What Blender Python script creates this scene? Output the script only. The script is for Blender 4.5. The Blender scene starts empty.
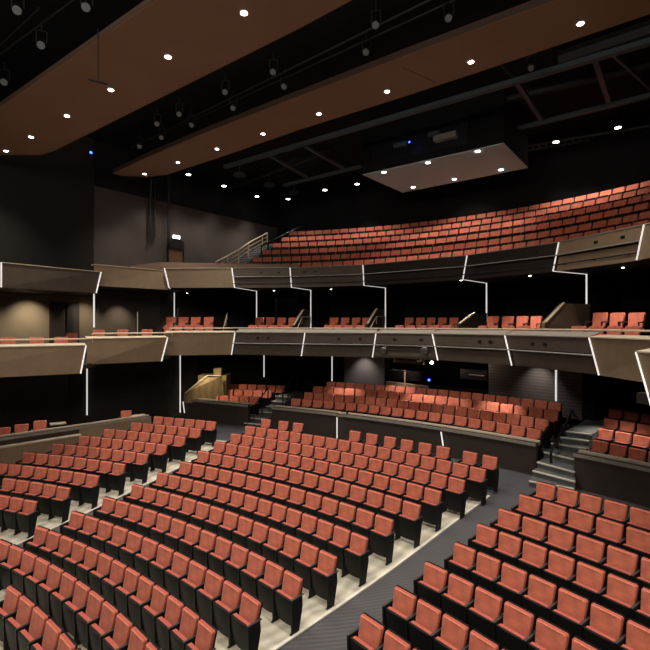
import bpy, bmesh, math, random
from mathutils import Vector, Matrix
random.seed(7)
sin, cos, pi = math.sin, math.cos, math.pi
COL = bpy.context.scene.collection
F = 485.0            # focal length in pixels of the 650 px frame
EYE = 4.75           # camera height above the cross aisle
# all survey coordinates below are relative to the eye; G() moves the height to world coordinates
def Z(z): return z + EYE
def at_z(u, v, z):
    Y = -z * F / (v - 325.0); return ((u - 325.0) / F * Y, Y)
def at_y(u, v, Y): return ((u - 325) / F * Y, Y, -(v - 325) / F * Y)
def on_ring(u, c, R):
    a = (u - 325) / F; A = a*a + 1; B = -2*(a*c[0] + c[1]); K = c[0]**2 + c[1]**2 - R*R
    Y = (-B + math.sqrt(B*B - 4*A*K)) / (2*A); return (a*Y, Y)
def pol(c, R, th): return (c[0] + R*sin(th), c[1] + R*cos(th))
CM = (-16.589, -6.193)       # centre of the orchestra rows
CP = (-9.063, 4.346)         # centre of the parterre rows
CB = (-5.744, 9.140)         # centre of the balcony rows
CORNER = (-3.47, 35.0); AX = (0.608, 0.794); BX = (0.794, -0.608)   # house axis and the direction of the back wall

# ------------------------------------------------------------------ materials
def mat(name, col, rough=.6, noise=0, scale=20, metal=0, emit=None, bump=0, spec=.3, sheen=0):
    m = bpy.data.materials.new(name); m.use_nodes = True; nt = m.node_tree; b = nt.nodes['Principled BSDF']
    b.inputs['Base Color'].default_value = (*col, 1); b.inputs['Roughness'].default_value = rough
    b.inputs['Metallic'].default_value = metal; b.inputs['Specular IOR Level'].default_value = spec
    if sheen: b.inputs['Sheen Weight'].default_value = sheen
    if emit:
        b.inputs['Emission Color'].default_value = (*emit[:3], 1); b.inputs['Emission Strength'].default_value = emit[3]
    if noise or bump:
        tc = nt.nodes.new('ShaderNodeTexCoord'); n = nt.nodes.new('ShaderNodeTexNoise'); n.inputs['Scale'].default_value = scale
        n.inputs['Detail'].default_value = 4
        nt.links.new(tc.outputs['Object'], n.inputs['Vector'])
        if noise:
            r = nt.nodes.new('ShaderNodeValToRGB'); r.color_ramp.elements[0].position = .3; r.color_ramp.elements[1].position = .7
            r.color_ramp.elements[0].color = (*[c*(1-noise) for c in col], 1); r.color_ramp.elements[1].color = (*[min(1, c*(1+noise)) for c in col], 1)
            nt.links.new(n.outputs['Fac'], r.inputs['Fac']); nt.links.new(r.outputs['Color'], b.inputs['Base Color'])
        if bump:
            bp = nt.nodes.new('ShaderNodeBump'); bp.inputs['Strength'].default_value = bump; bp.inputs['Distance'].default_value = .01
            nt.links.new(n.outputs['Fac'], bp.inputs['Height']); nt.links.new(bp.outputs['Normal'], b.inputs['Normal'])
    return m
def wave_mat(name, c1, c2, rough, scale, rot=0, dist=.6, prof='SAW'):
    m = mat(name, c1, rough); nt = m.node_tree; b = nt.nodes['Principled BSDF']
    tc = nt.nodes.new('ShaderNodeTexCoord'); mp = nt.nodes.new('ShaderNodeMapping'); mp.inputs['Rotation'].default_value = (0, 0, rot)
    w = nt.nodes.new('ShaderNodeTexWave'); w.inputs['Scale'].default_value = scale; w.inputs['Distortion'].default_value = dist; w.inputs['Detail'].default_value = 3
    r = nt.nodes.new('ShaderNodeValToRGB'); r.color_ramp.elements[0].color = (*c1, 1); r.color_ramp.elements[1].color = (*c2, 1)
    n = nt.nodes.new('ShaderNodeTexNoise'); n.inputs['Scale'].default_value = 1.2
    mx = nt.nodes.new('ShaderNodeMix'); mx.data_type = 'RGBA'; mx.blend_type = 'MULTIPLY'; mx.inputs[0].default_value = .35
    L = nt.links.new
    L(tc.outputs['Object'], mp.inputs['Vector']); L(mp.outputs['Vector'], w.inputs['Vector']); L(w.outputs['Fac'], r.inputs['Fac'])
    L(tc.outputs['Object'], n.inputs['Vector']); L(r.outputs['Color'], mx.inputs[6]); L(n.outputs['Fac'], mx.inputs[7]); L(mx.outputs[2], b.inputs['Base Color'])
    return m
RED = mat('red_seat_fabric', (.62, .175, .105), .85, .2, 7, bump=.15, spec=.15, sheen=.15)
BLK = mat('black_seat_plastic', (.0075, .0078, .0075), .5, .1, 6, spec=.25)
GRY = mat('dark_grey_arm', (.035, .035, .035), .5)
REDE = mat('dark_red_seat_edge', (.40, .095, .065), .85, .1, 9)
CONC = wave_mat('pale_concrete', (.54, .485, .37), (.74, .68, .54), .75, .9, rot=.9, dist=9)
CARP = wave_mat('grey_carpet', (.080, .076, .080), (.108, .103, .106), .95, 3.6, rot=1.42, dist=.8)
NOSE = mat('pale_edge_strip', (.68, .64, .54), .6)
BEIGE = mat('beige_laminate', (.27, .19, .118), .55, .08, 3)
BRNW = mat('dark_brown_wall', (.05, .037, .03), .6, .1, 3)
BROWN = mat('brown_laminate', (.10, .076, .056), .55, .1, 3)
DBRN = mat('dark_brown_board', (.03, .023, .019), .6, .1, 3)
CAP = mat('pale_wood_cap', (.60, .50, .37), .45, .1, 6)
CAPG = mat('grey_wood_cap', (.30, .26, .22), .5, .1, 6)
WALLM = mat('brown_wall_paint', (.075, .058, .05), .85, .12, .8)
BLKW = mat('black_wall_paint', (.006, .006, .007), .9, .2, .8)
CLOUD = mat('brown_ceiling_panel', (.30, .178, .112), .6, .05, .6)
CLOUDE = mat('brown_ceiling_panel_edge', (.09, .055, .04), .6)
PLY = wave_mat('stained_plywood', (.30, .215, .10), (.38, .28, .14), .5, 2.2, rot=1.2, dist=4)
PIPE = mat('painted_grey_pipe', (.32, .30, .28), .45)
BPIPE = mat('black_pipe', (.02, .02, .02), .5)
STEEL = mat('grey_steel', (.085, .115, .13), .5)
RAIL = mat('pale_bronze_rail', (.62, .50, .36), .4)
WHITE = mat('white_soffit', (.50, .66, .68), .7)
GLOW = mat('white_led_strip', (1, 1, 1), .5, emit=(1, .95, .9, .68))
LENS = mat('lit_lamp_lens', (1, 1, 1), .4, emit=(1, .93, .85, 16))
BLUE = mat('blue_indicator', (0, 0, .2), .4, emit=(.03, .08, 1, 9))
GLASSM = mat('grey_lens_glass', (.17, .18, .19), .2, spec=.8)
METAL = mat('black_metal', (.015, .015, .017), .4)
TREAD = mat('grey_tread', (.11, .11, .11), .8, .2, 4)
TIERF = mat('dark_tier_floor', (.03, .027, .025), .8)
SIGNM = mat('lit_sign_face', (1, 1, 1), .5, emit=(.95, 1, .97, 3))
WASH = wave_mat('grey_slatted_wall', (.085, .068, .065), (.14, .115, .108), .6, 2.5, rot=.0)
for _n in WASH.node_tree.nodes:
    if _n.type == 'TEX_WAVE': _n.bands_direction = 'Z'
SCRN = mat('dim_console_screen', (.05, .05, .05), .3, emit=(.9, .5, .3, .6))

# ------------------------------------------------------------------ helpers
class MB:
    def __init__(s): s.v = []; s.f = []; s.m = []
    def quad(s, *p, m=0):
        b = len(s.v); s.v += [tuple(x) for x in p]; s.f.append(tuple(range(b, b+len(p)))); s.m.append(m)
    def prism(s, pts, z0, z1, m=0):
        """vertical prism over a plan polygon; z0, z1 numbers or lists"""
        n = len(pts); a = z0 if isinstance(z0, (list, tuple)) else [z0]*n; c = z1 if isinstance(z1, (list, tuple)) else [z1]*n
        b = len(s.v)
        s.v += [(p[0], p[1], a[i]) for i, p in enumerate(pts)] + [(p[0], p[1], c[i]) for i, p in enumerate(pts)]
        ar = sum(pts[i][0]*pts[(i+1) % n][1]-pts[(i+1) % n][0]*pts[i][1] for i in range(n))
        o = (lambda t: t) if ar > 0 else (lambda t: tuple(reversed(t)))
        s.f.append(o(tuple(b+n-1-i for i in range(n)))); s.f.append(o(tuple(b+n+i for i in range(n)))); s.m += [m, m]
        for i in range(n):
            j = (i+1) % n; s.f.append(o((b+i, b+j, b+n+j, b+n+i))); s.m.append(m)
    def hexa(s, p, m=0):
        """8 points: 4 of one face, then the 4 facing them"""
        b = len(s.v); s.v += [tuple(x) for x in p]
        for f in ((3, 2, 1, 0), (4, 5, 6, 7), (0, 1, 5, 4), (1, 2, 6, 5), (2, 3, 7, 6), (3, 0, 4, 7)):
            s.f.append(tuple(b+i for i in f)); s.m.append(m)
    def box(s, x0, x1, y0, y1, z0, z1, m=0):
        s.hexa([(x0, y0, z0), (x1, y0, z0), (x1, y1, z0), (x0, y1, z0), (x0, y0, z1), (x1, y0, z1), (x1, y1, z1), (x0, y1, z1)], m)
    def bar(s, a, b, w, h=None, m=0):
        a = Vector(a); b = Vector(b); h = h or w; d = (b-a).normalized()
        up = Vector((0, 0, 1)) if abs(d.z) < .95 else Vector((0, 1, 0)); x = d.cross(up).normalized()*w/2; y = x.cross(d).normalized()*h/2
        s.hexa([a-x-y, a+x-y, a+x+y, a-x+y, b-x-y, b+x-y, b+x+y, b-x+y], m)
    def tube(s, a, b, r, n=8, r2=None, m=0):
        a = Vector(a); b = Vector(b); r2 = r if r2 is None else r2; d = (b-a).normalized()
        up = Vector((0, 0, 1)) if abs(d.z) < .95 else Vector((0, 1, 0)); x = d.cross(up).normalized(); y = x.cross(d)
        k = len(s.v)
        for c, q in ((a, r), (b, r2)):
            for i in range(n): t = 2*pi*i/n; s.v.append(tuple(c+(x*cos(t)+y*sin(t))*q))
        for i in range(n): j = (i+1) % n; s.f.append((k+j, k+i, k+n+i, k+n+j)); s.m.append(m)
        s.f.append(tuple(k+i for i in range(n))); s.f.append(tuple(k+n+n-1-i for i in range(n))); s.m += [m, m]
    def mesh(s, name, mats, smooth=False, bevel=0):
        me = bpy.data.meshes.new(name); me.from_pydata(s.v, [], s.f)
        for q in (mats if isinstance(mats, (list, tuple)) else [mats]): me.materials.append(q)
        me.polygons.foreach_set('material_index', s.m)
        bm = bmesh.new(); bm.from_mesh(me)
        if bevel:
            bmesh.ops.bevel(bm, geom=[e for e in bm.edges if len(e.link_faces) == 2 and e.calc_face_angle(0) > .6], offset=bevel, segments=2, affect='EDGES', profile=.6)
        bmesh.ops.recalc_face_normals(bm, faces=bm.faces); bm.to_mesh(me); bm.free()
        if smooth:
            me.polygons.foreach_set('use_smooth', [True]*len(me.polygons)); me.set_sharp_from_angle(angle=.7)
        me.update(); return me
    def obj(s, name, mats, parent=None, smooth=False, bevel=0):
        o = bpy.data.objects.new(name, s.mesh(name, mats, smooth, bevel)); COL.objects.link(o); o.parent = parent; return o
def tag(o, label=None, cat=None, group=None, kind=None):
    for k, v in (('label', label), ('category', cat), ('group', group), ('kind', kind)):
        if v: o[k] = v
    return o
def empty(name, loc, rz=0, label=None, cat=None, group=None):
    o = bpy.data.objects.new(name, None); o.empty_display_size = .1; COL.objects.link(o); o.location = loc; o.rotation_euler = (0, 0, rz)
    return tag(o, label, cat, group)
def struct(name, mb, mats, smooth=False): return tag(mb.obj(name, mats, None, smooth), kind='structure')
def copy_tree(o, parent=None):
    c = o.copy(); COL.objects.link(c); c.parent = parent
    for ch in o.children: copy_tree(ch, c)
    return c
ORD = 'zeroth first second third fourth fifth sixth seventh eighth ninth tenth eleventh twelfth thirteenth fourteenth fifteenth sixteenth seventeenth eighteenth nineteenth twentieth twenty-first twenty-second twenty-third twenty-fourth'.split()

# ------------------------------------------------------------------ the theatre seat
def outline(w, wb, z0, z1, r):
    pts = [(-wb/2+.03, z0), (-wb/2, z0+.05)]
    for k in range(5): a = pi-k*pi/8; pts.append((-w/2+r+r*cos(a), z1-r+r*sin(a)))
    for k in range(5): a = pi/2-k*pi/8; pts.append((w/2-r+r*cos(a), z1-r+r*sin(a)))
    pts += [(wb/2, z0+.05), (wb/2-.03, z0)]
    return pts
def slab(mb, pts, y_of, rings, m=0, yb=None):
    """a padded slab: rings = [(inset, dy)] from the back edge to the front centre"""
    cx = 0; cz = sum(p[1] for p in pts)/len(pts); n = len(pts); b = len(mb.v)
    for ins, dy in rings:
        for x, z in pts:
            X = x*(1-ins); ZZ = cz+(z-cz)*(1-ins); mb.v.append((X, y_of(ZZ)+dy, ZZ))
    R = len(rings)
    mb.f.append(tuple(b+i for i in range(n))); mb.m.append(m)
    for r in range(R-1):
        for i in range(n):
            j = (i+1) % n; mb.f.append((b+r*n+i, b+r*n+j, b+(r+1)*n+j, b+(r+1)*n+i)); mb.m.append(m)
    mb.f.append(tuple(b+(R-1)*n+n-1-i for i in range(n))); mb.m.append(m)
lean = lambda z: .06+(z-.93)*.22
def m_back():
    mb = MB(); slab(mb, outline(.495, .465, .48, .90, .035), lean, [(0, .0), (0, -.035), (.045, -.055), (.16, -.070), (.5, -.062)]); 
    N = 14; k = next(i for i, f in enumerate(mb.f) if len(f) == 4)
    for i in range(k, len(mb.f)):
        if i < k+2*N: mb.m[i] = 1
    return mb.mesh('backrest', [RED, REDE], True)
def m_shell():
    mb = MB(); slab(mb, outline(.512, .48, .38, .91, .04), lean, [(.03, .03), (0, .02), (0, -.005)]); return mb.mesh('back_shell', BLK, True)
def m_cushion():
    mb = MB(); y = lambda z: -.135-(z-.3)*.12
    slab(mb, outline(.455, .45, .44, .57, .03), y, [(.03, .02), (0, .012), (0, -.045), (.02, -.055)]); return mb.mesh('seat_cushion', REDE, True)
def m_pan():
    mb = MB(); n = 8; b = 0
    lv = [(.095, -.19, .20), (.12, -.20, .215), (.3, -.225, .235), (.50, -.245, .243), (.56, -.243, .24)]
    for z, y, hw in lv:
        for i in range(n+1):
            t = -1+2*i/n; mb.v.append((t*hw, y-.022*(1-t*t), z))
        for i in range(n+1):
            t = 1-2*i/n; mb.v.append((t*hw, y+.03, z))
    N = 2*(n+1)
    for r in range(len(lv)-1):
        for i in range(N): j = (i+1) % N; mb.f.append((r*N+i, r*N+j, (r+1)*N+j, (r+1)*N+i)); mb.m.append(0)
    mb.f.append(tuple(range(N-1, -1, -1))); mb.f.append(tuple((len(lv)-1)*N+i for i in range(N))); mb.m += [0, 0]
    return mb.mesh('seat_pan', BLK, True)
def m_side():
    mb = MB(); w = .022
    pr = [(-.265, .575), (-.01, .60), (.0, .42), (-.09, .02), (-.05, .0), (-.29, .0), (-.25, .03)]
    b = len(mb.v); n = len(pr)
    mb.v += [(-w, y, z) for y, z in pr]+[(w, y, z) for y, z in pr]
    mb.f.append(tuple(range(n))); mb.f.append(tuple(2*n-1-i for i in range(n))); mb.m += [0, 0]
    for i in range(n): j = (i+1) % n; mb.f.append((j, i, n+i, n+j)); mb.m.append(0)
    return mb.mesh('side_panel', BLK)
def m_arm():
    mb = MB(); mb.hexa([(-.02, -.27, .575), (.02, -.27, .575), (.02, .03, .595), (-.02, .03, .595), (-.02, -.27, .592), (.02, -.27, .592), (.02, .03, .612), (-.02, .03, .612)])
    return mb.mesh('armrest', GRY, True, .006)
def raw(name, me, parent, loc=(0, 0, 0)):
    o = bpy.data.objects.new(name, me); COL.objects.link(o); o.parent = parent; o.location = loc; return o
MESH = dict(backrest=m_back(), shell=m_shell(), cushion=m_cushion(), pan=m_pan(), side=m_side(), arm=m_arm())
for _k in ('cushion', 'pan', 'side', 'arm'):
    for _v in MESH[_k].vertices: _v.co.z *= 1.07
def build_seat(both):
    r = empty('theatre_seat', (0, 0, 0))
    b = raw('backrest', MESH['backrest'], r); raw('back_shell', MESH['shell'], b)
    c = raw('seat_cushion', MESH['cushion'], r); raw('seat_pan', MESH['pan'], c)
    for x in ((.275, -.275) if both else (.275,)):
        s = raw('side_panel', MESH['side'], r, (x, 0, 0)); raw('armrest', MESH['arm'], s)
    return r
SEAT1, SEAT2 = build_seat(False), build_seat(True)
used = {1: False, 2: False}
def seat(x, y, z, th, s, both, label, group):
    k = 2 if both else 1; src = SEAT2 if both else SEAT1
    if used[k]: o = copy_tree(src)
    else: o = src; used[k] = True
    o.location = (x, y, z); o.rotation_euler = (0, 0, -th); o.scale = (s/.55, 1, 1)
    tag(o, label, 'seat', group); return o

M = [(-3, 17.72, -4.85, .555, .600, 3), (-2, 18.584, -4.829, .5592, .62476, 7), (-1, 19.399, -4.790, .5289, .50907, 12), (0, 20.286, -4.822, .5111, .50554, 13), (1, 21.237, -4.791, .5772, .50339, 12), (2, 22.178, -4.712, .5565, .50284, 13),
 (3, 23.130, -4.632, .5339, .50274, 14), (4, 24.083, -4.542, .5179, .50195, 15), (5, 25.029, -4.434, .5716, .50308, 14), (6, 25.951, -4.307, .5651, .49939, 15),
 (7, 26.843, -4.183, .5497, .49760, 16), (8, 27.742, -4.066, .5414, .49794, 17), (9, 28.658, -3.949, .5349, .49662, 18)]
L = [(9, 28.203, -3.814, .5303, .34769, 6), (8, 27.376, -3.943, .5794, .33256, 6), (7, 26.556, -4.081, .5627, .31005, 7), (6, 25.746, -4.207, .5151, .29300, 8),
 (5, 24.920, -4.339, .5449, .27688, 8), (4, 24.085, -4.477, .5661, .25848, 8), (3, 23.241, -4.641, .5543, .24756, 8), (2, 22.407, -4.794, .5670, .30316, 5), (1, 21.566, -4.951, .5438, .34125, 3)]
S = [(9, 28.549, -3.889, .5286, .88160, 5), (8, 27.665, -4.007, .5812, .88322, 5), (7, 26.796, -4.142, .5781, .88251, 5), (6, 25.959, -4.273, .5306, .88119, 6),
 (5, 25.091, -4.422, .5389, .88278, 7), (4, 24.215, -4.567, .5683, .88115, 6), (3, 23.331, -4.730, .5391, .88143, 5), (2, 22.45, -4.88, .57, .8835, 3)]
SH = .93
def interp(x, t):
    t = sorted(t)
    if x <= t[0][0]: a, b = t[0], t[1]
    elif x >= t[-1][0]: return t[-1][1]
    else:
        for a, b in zip(t, t[1:]):
            if a[0] <= x <= b[0]: break
    return a[1]+(b[1]-a[1])*(x-a[0])/(b[0]-a[0])
CROSS = -4.75
def tab(rows, r1): return [(r[1], r[2]-SH) for r in rows]+[(r1, CROSS)]
TM = tab(M[1:], 29.6); TL = tab(L, 29.3); TS = tab(S, 29.6)
def hM(R): return interp(max(R, 17.6), TM) if R > 18.6 else interp(18.6, TM)-.05*(18.6-max(R, 12))
def hL(R): return interp(max(R, 17), TL)
def hS(R): return interp(max(R, 17), TS)
def hfloor(R, th):
    if R > 29.6: return CROSS
    if th < .462: return hL(R)
    if th < .50: t = (th-.462)/.038; return hL(R)*(1-t)+hM(R)*t
    if th < .818: return hM(R)
    if th < .868: t = (th-.818)/.05; return hM(R)*(1-t)+hS(R)*t
    return hS(R)
def inframe(x, y, z, pad=25):
    if y < .5: return False
    u = 325+F*x/y; v = 325-F*z/y; return -pad < u < 650+pad and v < 650+pad+30
def row_label(k, n, rowname, block, left_aisle):
    if left_aisle: side, i = 'left', k+1
    else: side, i = 'right', n-k
    return i
# orchestra
def place_block(rows, c, name, group, aisle):
    rows = sorted(rows, key=lambda r: -r[0])
    for ri, (i, R, z, s, t0, n) in enumerate(rows):
        lst = []
        k = 0
        while True:
            if name == 'right' and k < 40:
                th = t0+k*s/R; x, y = pol(c, R, th)
                if not inframe(x, y, z, 16) or y < 3: break
            elif k >= n: break
            th = t0+k*s/R; x, y = pol(c, R, th)
            if inframe(x, y, z): lst.append((k, th, x, y))
            k += 1
        tot = len(lst)
        for q, (k, th, x, y) in enumerate(lst):
            if aisle == 'right' and i >= -1: d, w = n-k, 'right aisle'
            elif aisle == 'left' : d, w = k+1, 'carpet aisle'
            elif aisle == 'rightL': d, w = n-k, 'left aisle'
            else: d, w = q+1, 'left picture edge'
            lab = f"folded red seat, {ORD[d]} from {w}, {ORD[ri+1]} row from back, {name} block"
            first = (k == 0)
            seat(x, y, Z(z-SH), th, s, first, lab, group)
place_block(M, CM, 'centre', 'red theatre seats in the centre block of the stalls', 'right')
place_block(L, CM, 'left', 'red theatre seats in the left block of the stalls', 'rightL')
place_block(S, CM, 'right', 'red theatre seats in the right block of the stalls', 'left')
# loose seats along the cross aisle
lo = [266, 283.5, 298, 355, 372, 390, 407, 425, 443, 470, 490]
for q, u in enumerate(lo):
    x, y = on_ring(u, CM, 29.5); th = math.atan2(x-CM[0], y-CM[1])
    grp = 'first three' if q < 3 else 'row'
    if q < 3: lab = f"separate red seat before the dark parterre wall, {ORD[q+1]} of the left-hand three"
    elif q < 9: lab = f"separate red seat before the dark parterre wall, {ORD[q-2]} of the middle six"
    else: lab = "separate red seat before the parterre wall, " + ("left one of the right-hand pair" if q == 9 else "at the far right by the carpet aisle")
    seat(x, y, Z(CROSS), th, .52, True, lab, 'separate red seats spaced along the cross aisle').scale = (.945, 1, 1.03)

# ------------------------------------------------------------------ orchestra floor
def polar(name, m, th0, th1, R0, R1, nth, nR, off=0, thmax=None, thick=0):
    mb = MB()
    def th(i, R): a = th0(R) if callable(th0) else th0; b = th1(R) if callable(th1) else th1; return a+(b-a)*i/nth
    Rs = [R0+(R1-R0)*j/nR for j in range(nR+1)]
    for R in Rs:
        for i in range(nth+1):
            t = th(i, R); x, y = pol(CM, R, t); mb.v.append((x, y, Z(hfloor(R, t)+off)))
    N = nth+1
    for j in range(nR):
        for i in range(nth): mb.f.append((j*N+i, (j+1)*N+i, (j+1)*N+i+1, j*N+i+1)); mb.m.append(0)
    if thick:
        b = len(mb.v); mb.v += [(x, y, z-thick) for x, y, z in mb.v[:b]]
        ring = [i for i in range(N)]+[j*N+N-1 for j in range(1, nR+1)]+[nR*N+i for i in range(N-2, -1, -1)]+[j*N for j in range(nR-1, 0, -1)]
        for a, c in zip(ring, ring[1:]+ring[:1]): mb.f.append((a, c, c+b, a+b)); mb.m.append(0)
    return struct(name, mb, m, True)
polar('floor', CARP, 0.0, 1.35, 8, 36, 120, 90)
lend = lambda R: interp(R, [(r[1], r[4]+(r[5]-1)*r[3]/r[1]+.016) for r in L])
rlim = 29.05
polar('floor_concrete_centre', CONC, .484, .8175, 16.5, rlim, 60, 60, .015, thick=.02)
polar('floor_concrete_left', CONC, .06, lend, 19, rlim-.2, 40, 50, .015, thick=.02)
def strip(name, thf, R0, R1, w=.035, n=40):
    mb = MB()
    for j in range(n):
        Ra, Rb = R0+(R1-R0)*j/n, R0+(R1-R0)*(j+1)/n
        P = []
        for R in (Ra, Rb):
            for d in (-w, w):
                t = thf(R)+d/R; x, y = pol(CM, R, t); P.append((x, y, Z(hfloor(R, thf(R)))))
        a, b, c, d = P
        up = .03
        mb.hexa([a, b, d, c]+[(p[0], p[1], p[2]+up) for p in (a, b, d, c)])
    return struct(name, mb, NOSE)
strip('trim_1', lambda R: .8185, 16.5, rlim)
strip('trim_2', lambda R: lend(R)+.001, 19, rlim-.2)

# ------------------------------------------------------------------ parterre walls
def wall_run(name, pts, z0, z1, t, m, cap=None, capw=.32, led=None):
    """a wall along plan points with thickness t away from the viewer; the cap overhangs"""
    mb = MB()
    for a, b in zip(pts, pts[1:]):
        d = Vector((b[0]-a[0], b[1]-a[1])).normalized(); n = Vector((-d.y, d.x))
        mb.prism([a, b, (b[0]+n.x*t, b[1]+n.y*t), (a[0]+n.x*t, a[1]+n.y*t)], Z(z0), Z(z1))
    o = struct(name, mb, m)
    if cap:
        cb = MB()
        for a, b in zip(pts, pts[1:]):
            d = Vector((b[0]-a[0], b[1]-a[1])).normalized(); n = Vector((-d.y, d.x)); e = .04
            q = [(a[0]-n.x*e, a[1]-n.y*e), (b[0]-n.x*e, b[1]-n.y*e), (b[0]+n.x*capw, b[1]+n.y*capw), (a[0]+n.x*capw, a[1]+n.y*capw)]
            cb.prism(q, Z(z1-.10), Z(z1-.01), 1)
            q2 = [(a[0]+n.x*capw*.72, a[1]+n.y*capw*.72), (b[0]+n.x*capw*.72, b[1]+n.y*capw*.72), (b[0]+n.x*(capw+.02), b[1]+n.y*(capw+.02)), (a[0]+n.x*(capw+.02), a[1]+n.y*(capw+.02))]
            cb.prism(q2, Z(z1-.05), Z(z1+.035), 0)
        cb.obj('wall_cap', [CAP, CAPG], o)
    return o
RW = 31.6
def ringpts(c, R, u0, u1, n):
    return [on_ring(u0+(u1-u0)*i/n, c, R) for i in range(n+1)]
ZT = -3.72
def led_bar(name, a, b, w, label=None, group=None, parent=None):
    mb = MB(); mb.bar(a, b, w, w*.7); o = mb.obj(name, GLOW, parent)
    if label: tag(o, label, 'light strip', group)
    return o
wall_run('wall_parterre_centre', ringpts(CM, RW, 272, 337, 3), CROSS-.1, ZT, .15, BRNW, True)
wall_run('wall_parterre_centre_right', [on_ring(337.5, CM, RW-.12)]+ringpts(CM, RW, 345, 536, 8), CROSS-.1, ZT, .15, BRNW, True)
wall_run('wall_parterre_left', [on_ring(184, CM, RW+.5), on_ring(248, CM, RW)], CROSS-.1, ZT, .15, BRNW, True)
def_w = [on_ring(u, CM, 31.3) for u in (574, 600, 630, 665, 700)]
wall_run('wall_parterre_right', def_w, CROSS-.1, ZT, .15, BRNW, True, .4)
# left return of the left box wall
G_LED = 'white light strips on the front walls'
for (u, R, dz, nm, du) in ((337, RW-.2, 0, 'joint of the centre parterre wall behind separate seats', 0), (441, RW-.15, 0, 'right-hand joint of the parterre wall', 2.5), (183, RW+.35, 0, 'left end of the short parterre wall', 1.5)):
    x, y = on_ring(u, CM, R); x2, y2 = on_ring(u+du, CM, R-.03)
    led_bar('light_strip', (x, y, Z(ZT-.12)), (x2, y2, Z(CROSS+.05 if u == 337 else CROSS+.35)), .04, f'short white light strip at the {nm}', G_LED)

# parterre seating tiers
P = [(0, 19.723, -3.388, .5596, .40214, 20), (1, 20.628, -3.211, .5323, .41328, 21), (2, 21.543, -3.035, .5734, .41620, 20), (3, 22.466, -2.886, .5352, .43, 21)]
PL = [(0, 21.070, -3.633, .5480, .13191, 6), (1, 22.135, -3.446, .5451, .15198, 6), (2, 23.187, -3.295, .5547, .17030, 6)]
PR = [(0, 20.708, -3.600, .5498, 1.02139, 5), (1, 21.808, -3.433, .5539, 1.00203, 5), (2, 22.911, -3.267, .5472, .98509, 5), (3, 24.016, -3.095, .5482, .96955, 5)]
def sector(mb, c, R0, R1, t0, t1, z0, z1, n=14, m=0):
    for i in range(n):
        a, b = t0+(t1-t0)*i/n, t0+(t1-t0)*(i+1)/n
        mb.prism([pol(c, R0, a), pol(c, R0, b), pol(c, R1, b), pol(c, R1, a)], Z(z0), Z(z1), m)
def tiers(name, rows, c, ta, tb, front, back, zb, m):
    mb = MB()
    for j, r in enumerate(rows):
        R0 = r[1]-(front if j == 0 else (r[1]-rows[j-1][1])-.13); R1 = (rows[j+1][1]-(rows[j+1][1]-r[1])+.13) if j+1 < len(rows) else r[1]+back
        sector(mb, c, R0, R1, ta(r) if callable(ta) else ta, tb(r) if callable(tb) else tb, zb, r[2]-SH)
    return struct(name, mb, m)
tiers('floor_parterre_centre', P, CP, .385, .955, .42, .9, CROSS-.02, TIERF)
tiers('floor_parterre_left', PL, CP, .06, .29, .9, 1.2, CROSS-.02, TIERF)
tiers('floor_parterre_right', PR, CP, lambda r: r[4]-.016, 1.35, .62, .9, CROSS-.02, TIERF)
for (i, R, z, s, t0, n) in PR:
    for k in range(n):
        th = t0+k*s/R; x, y = pol(CP, R, th)
        if inframe(x, y, z, 14):
            seat(x, y, Z(z-SH), th, s, k == 0, f"folded red seat, {ORD[k+1]} from dark stairs, {ORD[i+1]} row behind right parterre wall", 'red seats behind the right parterre wall')
(i, R, z, s, t0, n) = P[0]
for k in range(n):
    th = t0+k*s/R; x, y = pol(CP, R, th)
    seat(x, y, Z(z-SH), th, s, k == 0, f"folded red seat, {ORD[k+1]} from the left, front row behind the centre parterre wall", 'front row of red seats behind the centre parterre wall')

# ------------------------------------------------------------------ distant seats as one mass
B = [(0, 16.528, 3.222, .5611, .32851, 236), (1, 17.623, 3.740, .5509, .42821, 252), (2, 18.698, 4.300, .5498, .57148, 262), (3, 19.753, 4.859, .5448, .14734, 271), (4, 20.798, 5.391, .5425, .16050, 280), (5, 21.835, 5.938, .5500, .17131, 289)]
far = MB()
def far_seat(x, y, z, th, s):
    c, sn = cos(-th), sin(-th); k = s/.55
    loc = MB()
    h = .245
    # backrest with clipped top corners, cushion edge, pan, side
    def pr(pts, y0f, y1f, m):
        n = len(pts); b = len(loc.v); loc.v += [(px, y0f(pz), pz) for px, pz in pts]+[(px, y1f(pz), pz) for px, pz in pts]
        loc.f.append(tuple(range(b, b+n))); loc.f.append(tuple(b+2*n-1-i for i in range(n))); loc.m += [m, m]
        for i in range(n): j = (i+1) % n; loc.f.append((b+j, b+i, b+n+i, b+n+j)); loc.m.append(m)
    h = .237; pt = .62 if z > EYE else .56
    pr([(-.225, .46), (-h, .52), (-h, .88), (-.21, .905), (.21, .905), (h, .88), (h, .52), (.225, .46)], lambda q: lean(q)-.06, lambda q: lean(q), 0)
    pr([(-.25, .38), (-.25, .915), (.25, .915), (.25, .38)], lambda q: lean(q)+.002, lambda q: lean(q)+.03, 1)
    loc.box(-.235, .235, -.29, -.24, .26, pt+.01, 0)
    loc.box(-.245, .245, -.32, -.292, .1, pt, 1)
    loc.box(.255, .295, -.29, 0, 0, .6, 1)
    b = len(far.v)
    for X, Y, ZZ in loc.v:
        X *= k; far.v.append((x+X*c-Y*sn, y+X*sn+Y*c, z+ZZ))
    far.f += [tuple(b+i for i in f) for f in loc.f]; far.m += loc.m
for r in P[1:]+PL:
    i, R, z, s, t0, n = r
    for k in range(n):
        th = t0+k*s/R; x, y = pol(CP, R, th); far_seat(x, y, Z(z-SH), th, s)
BT = []
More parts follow.
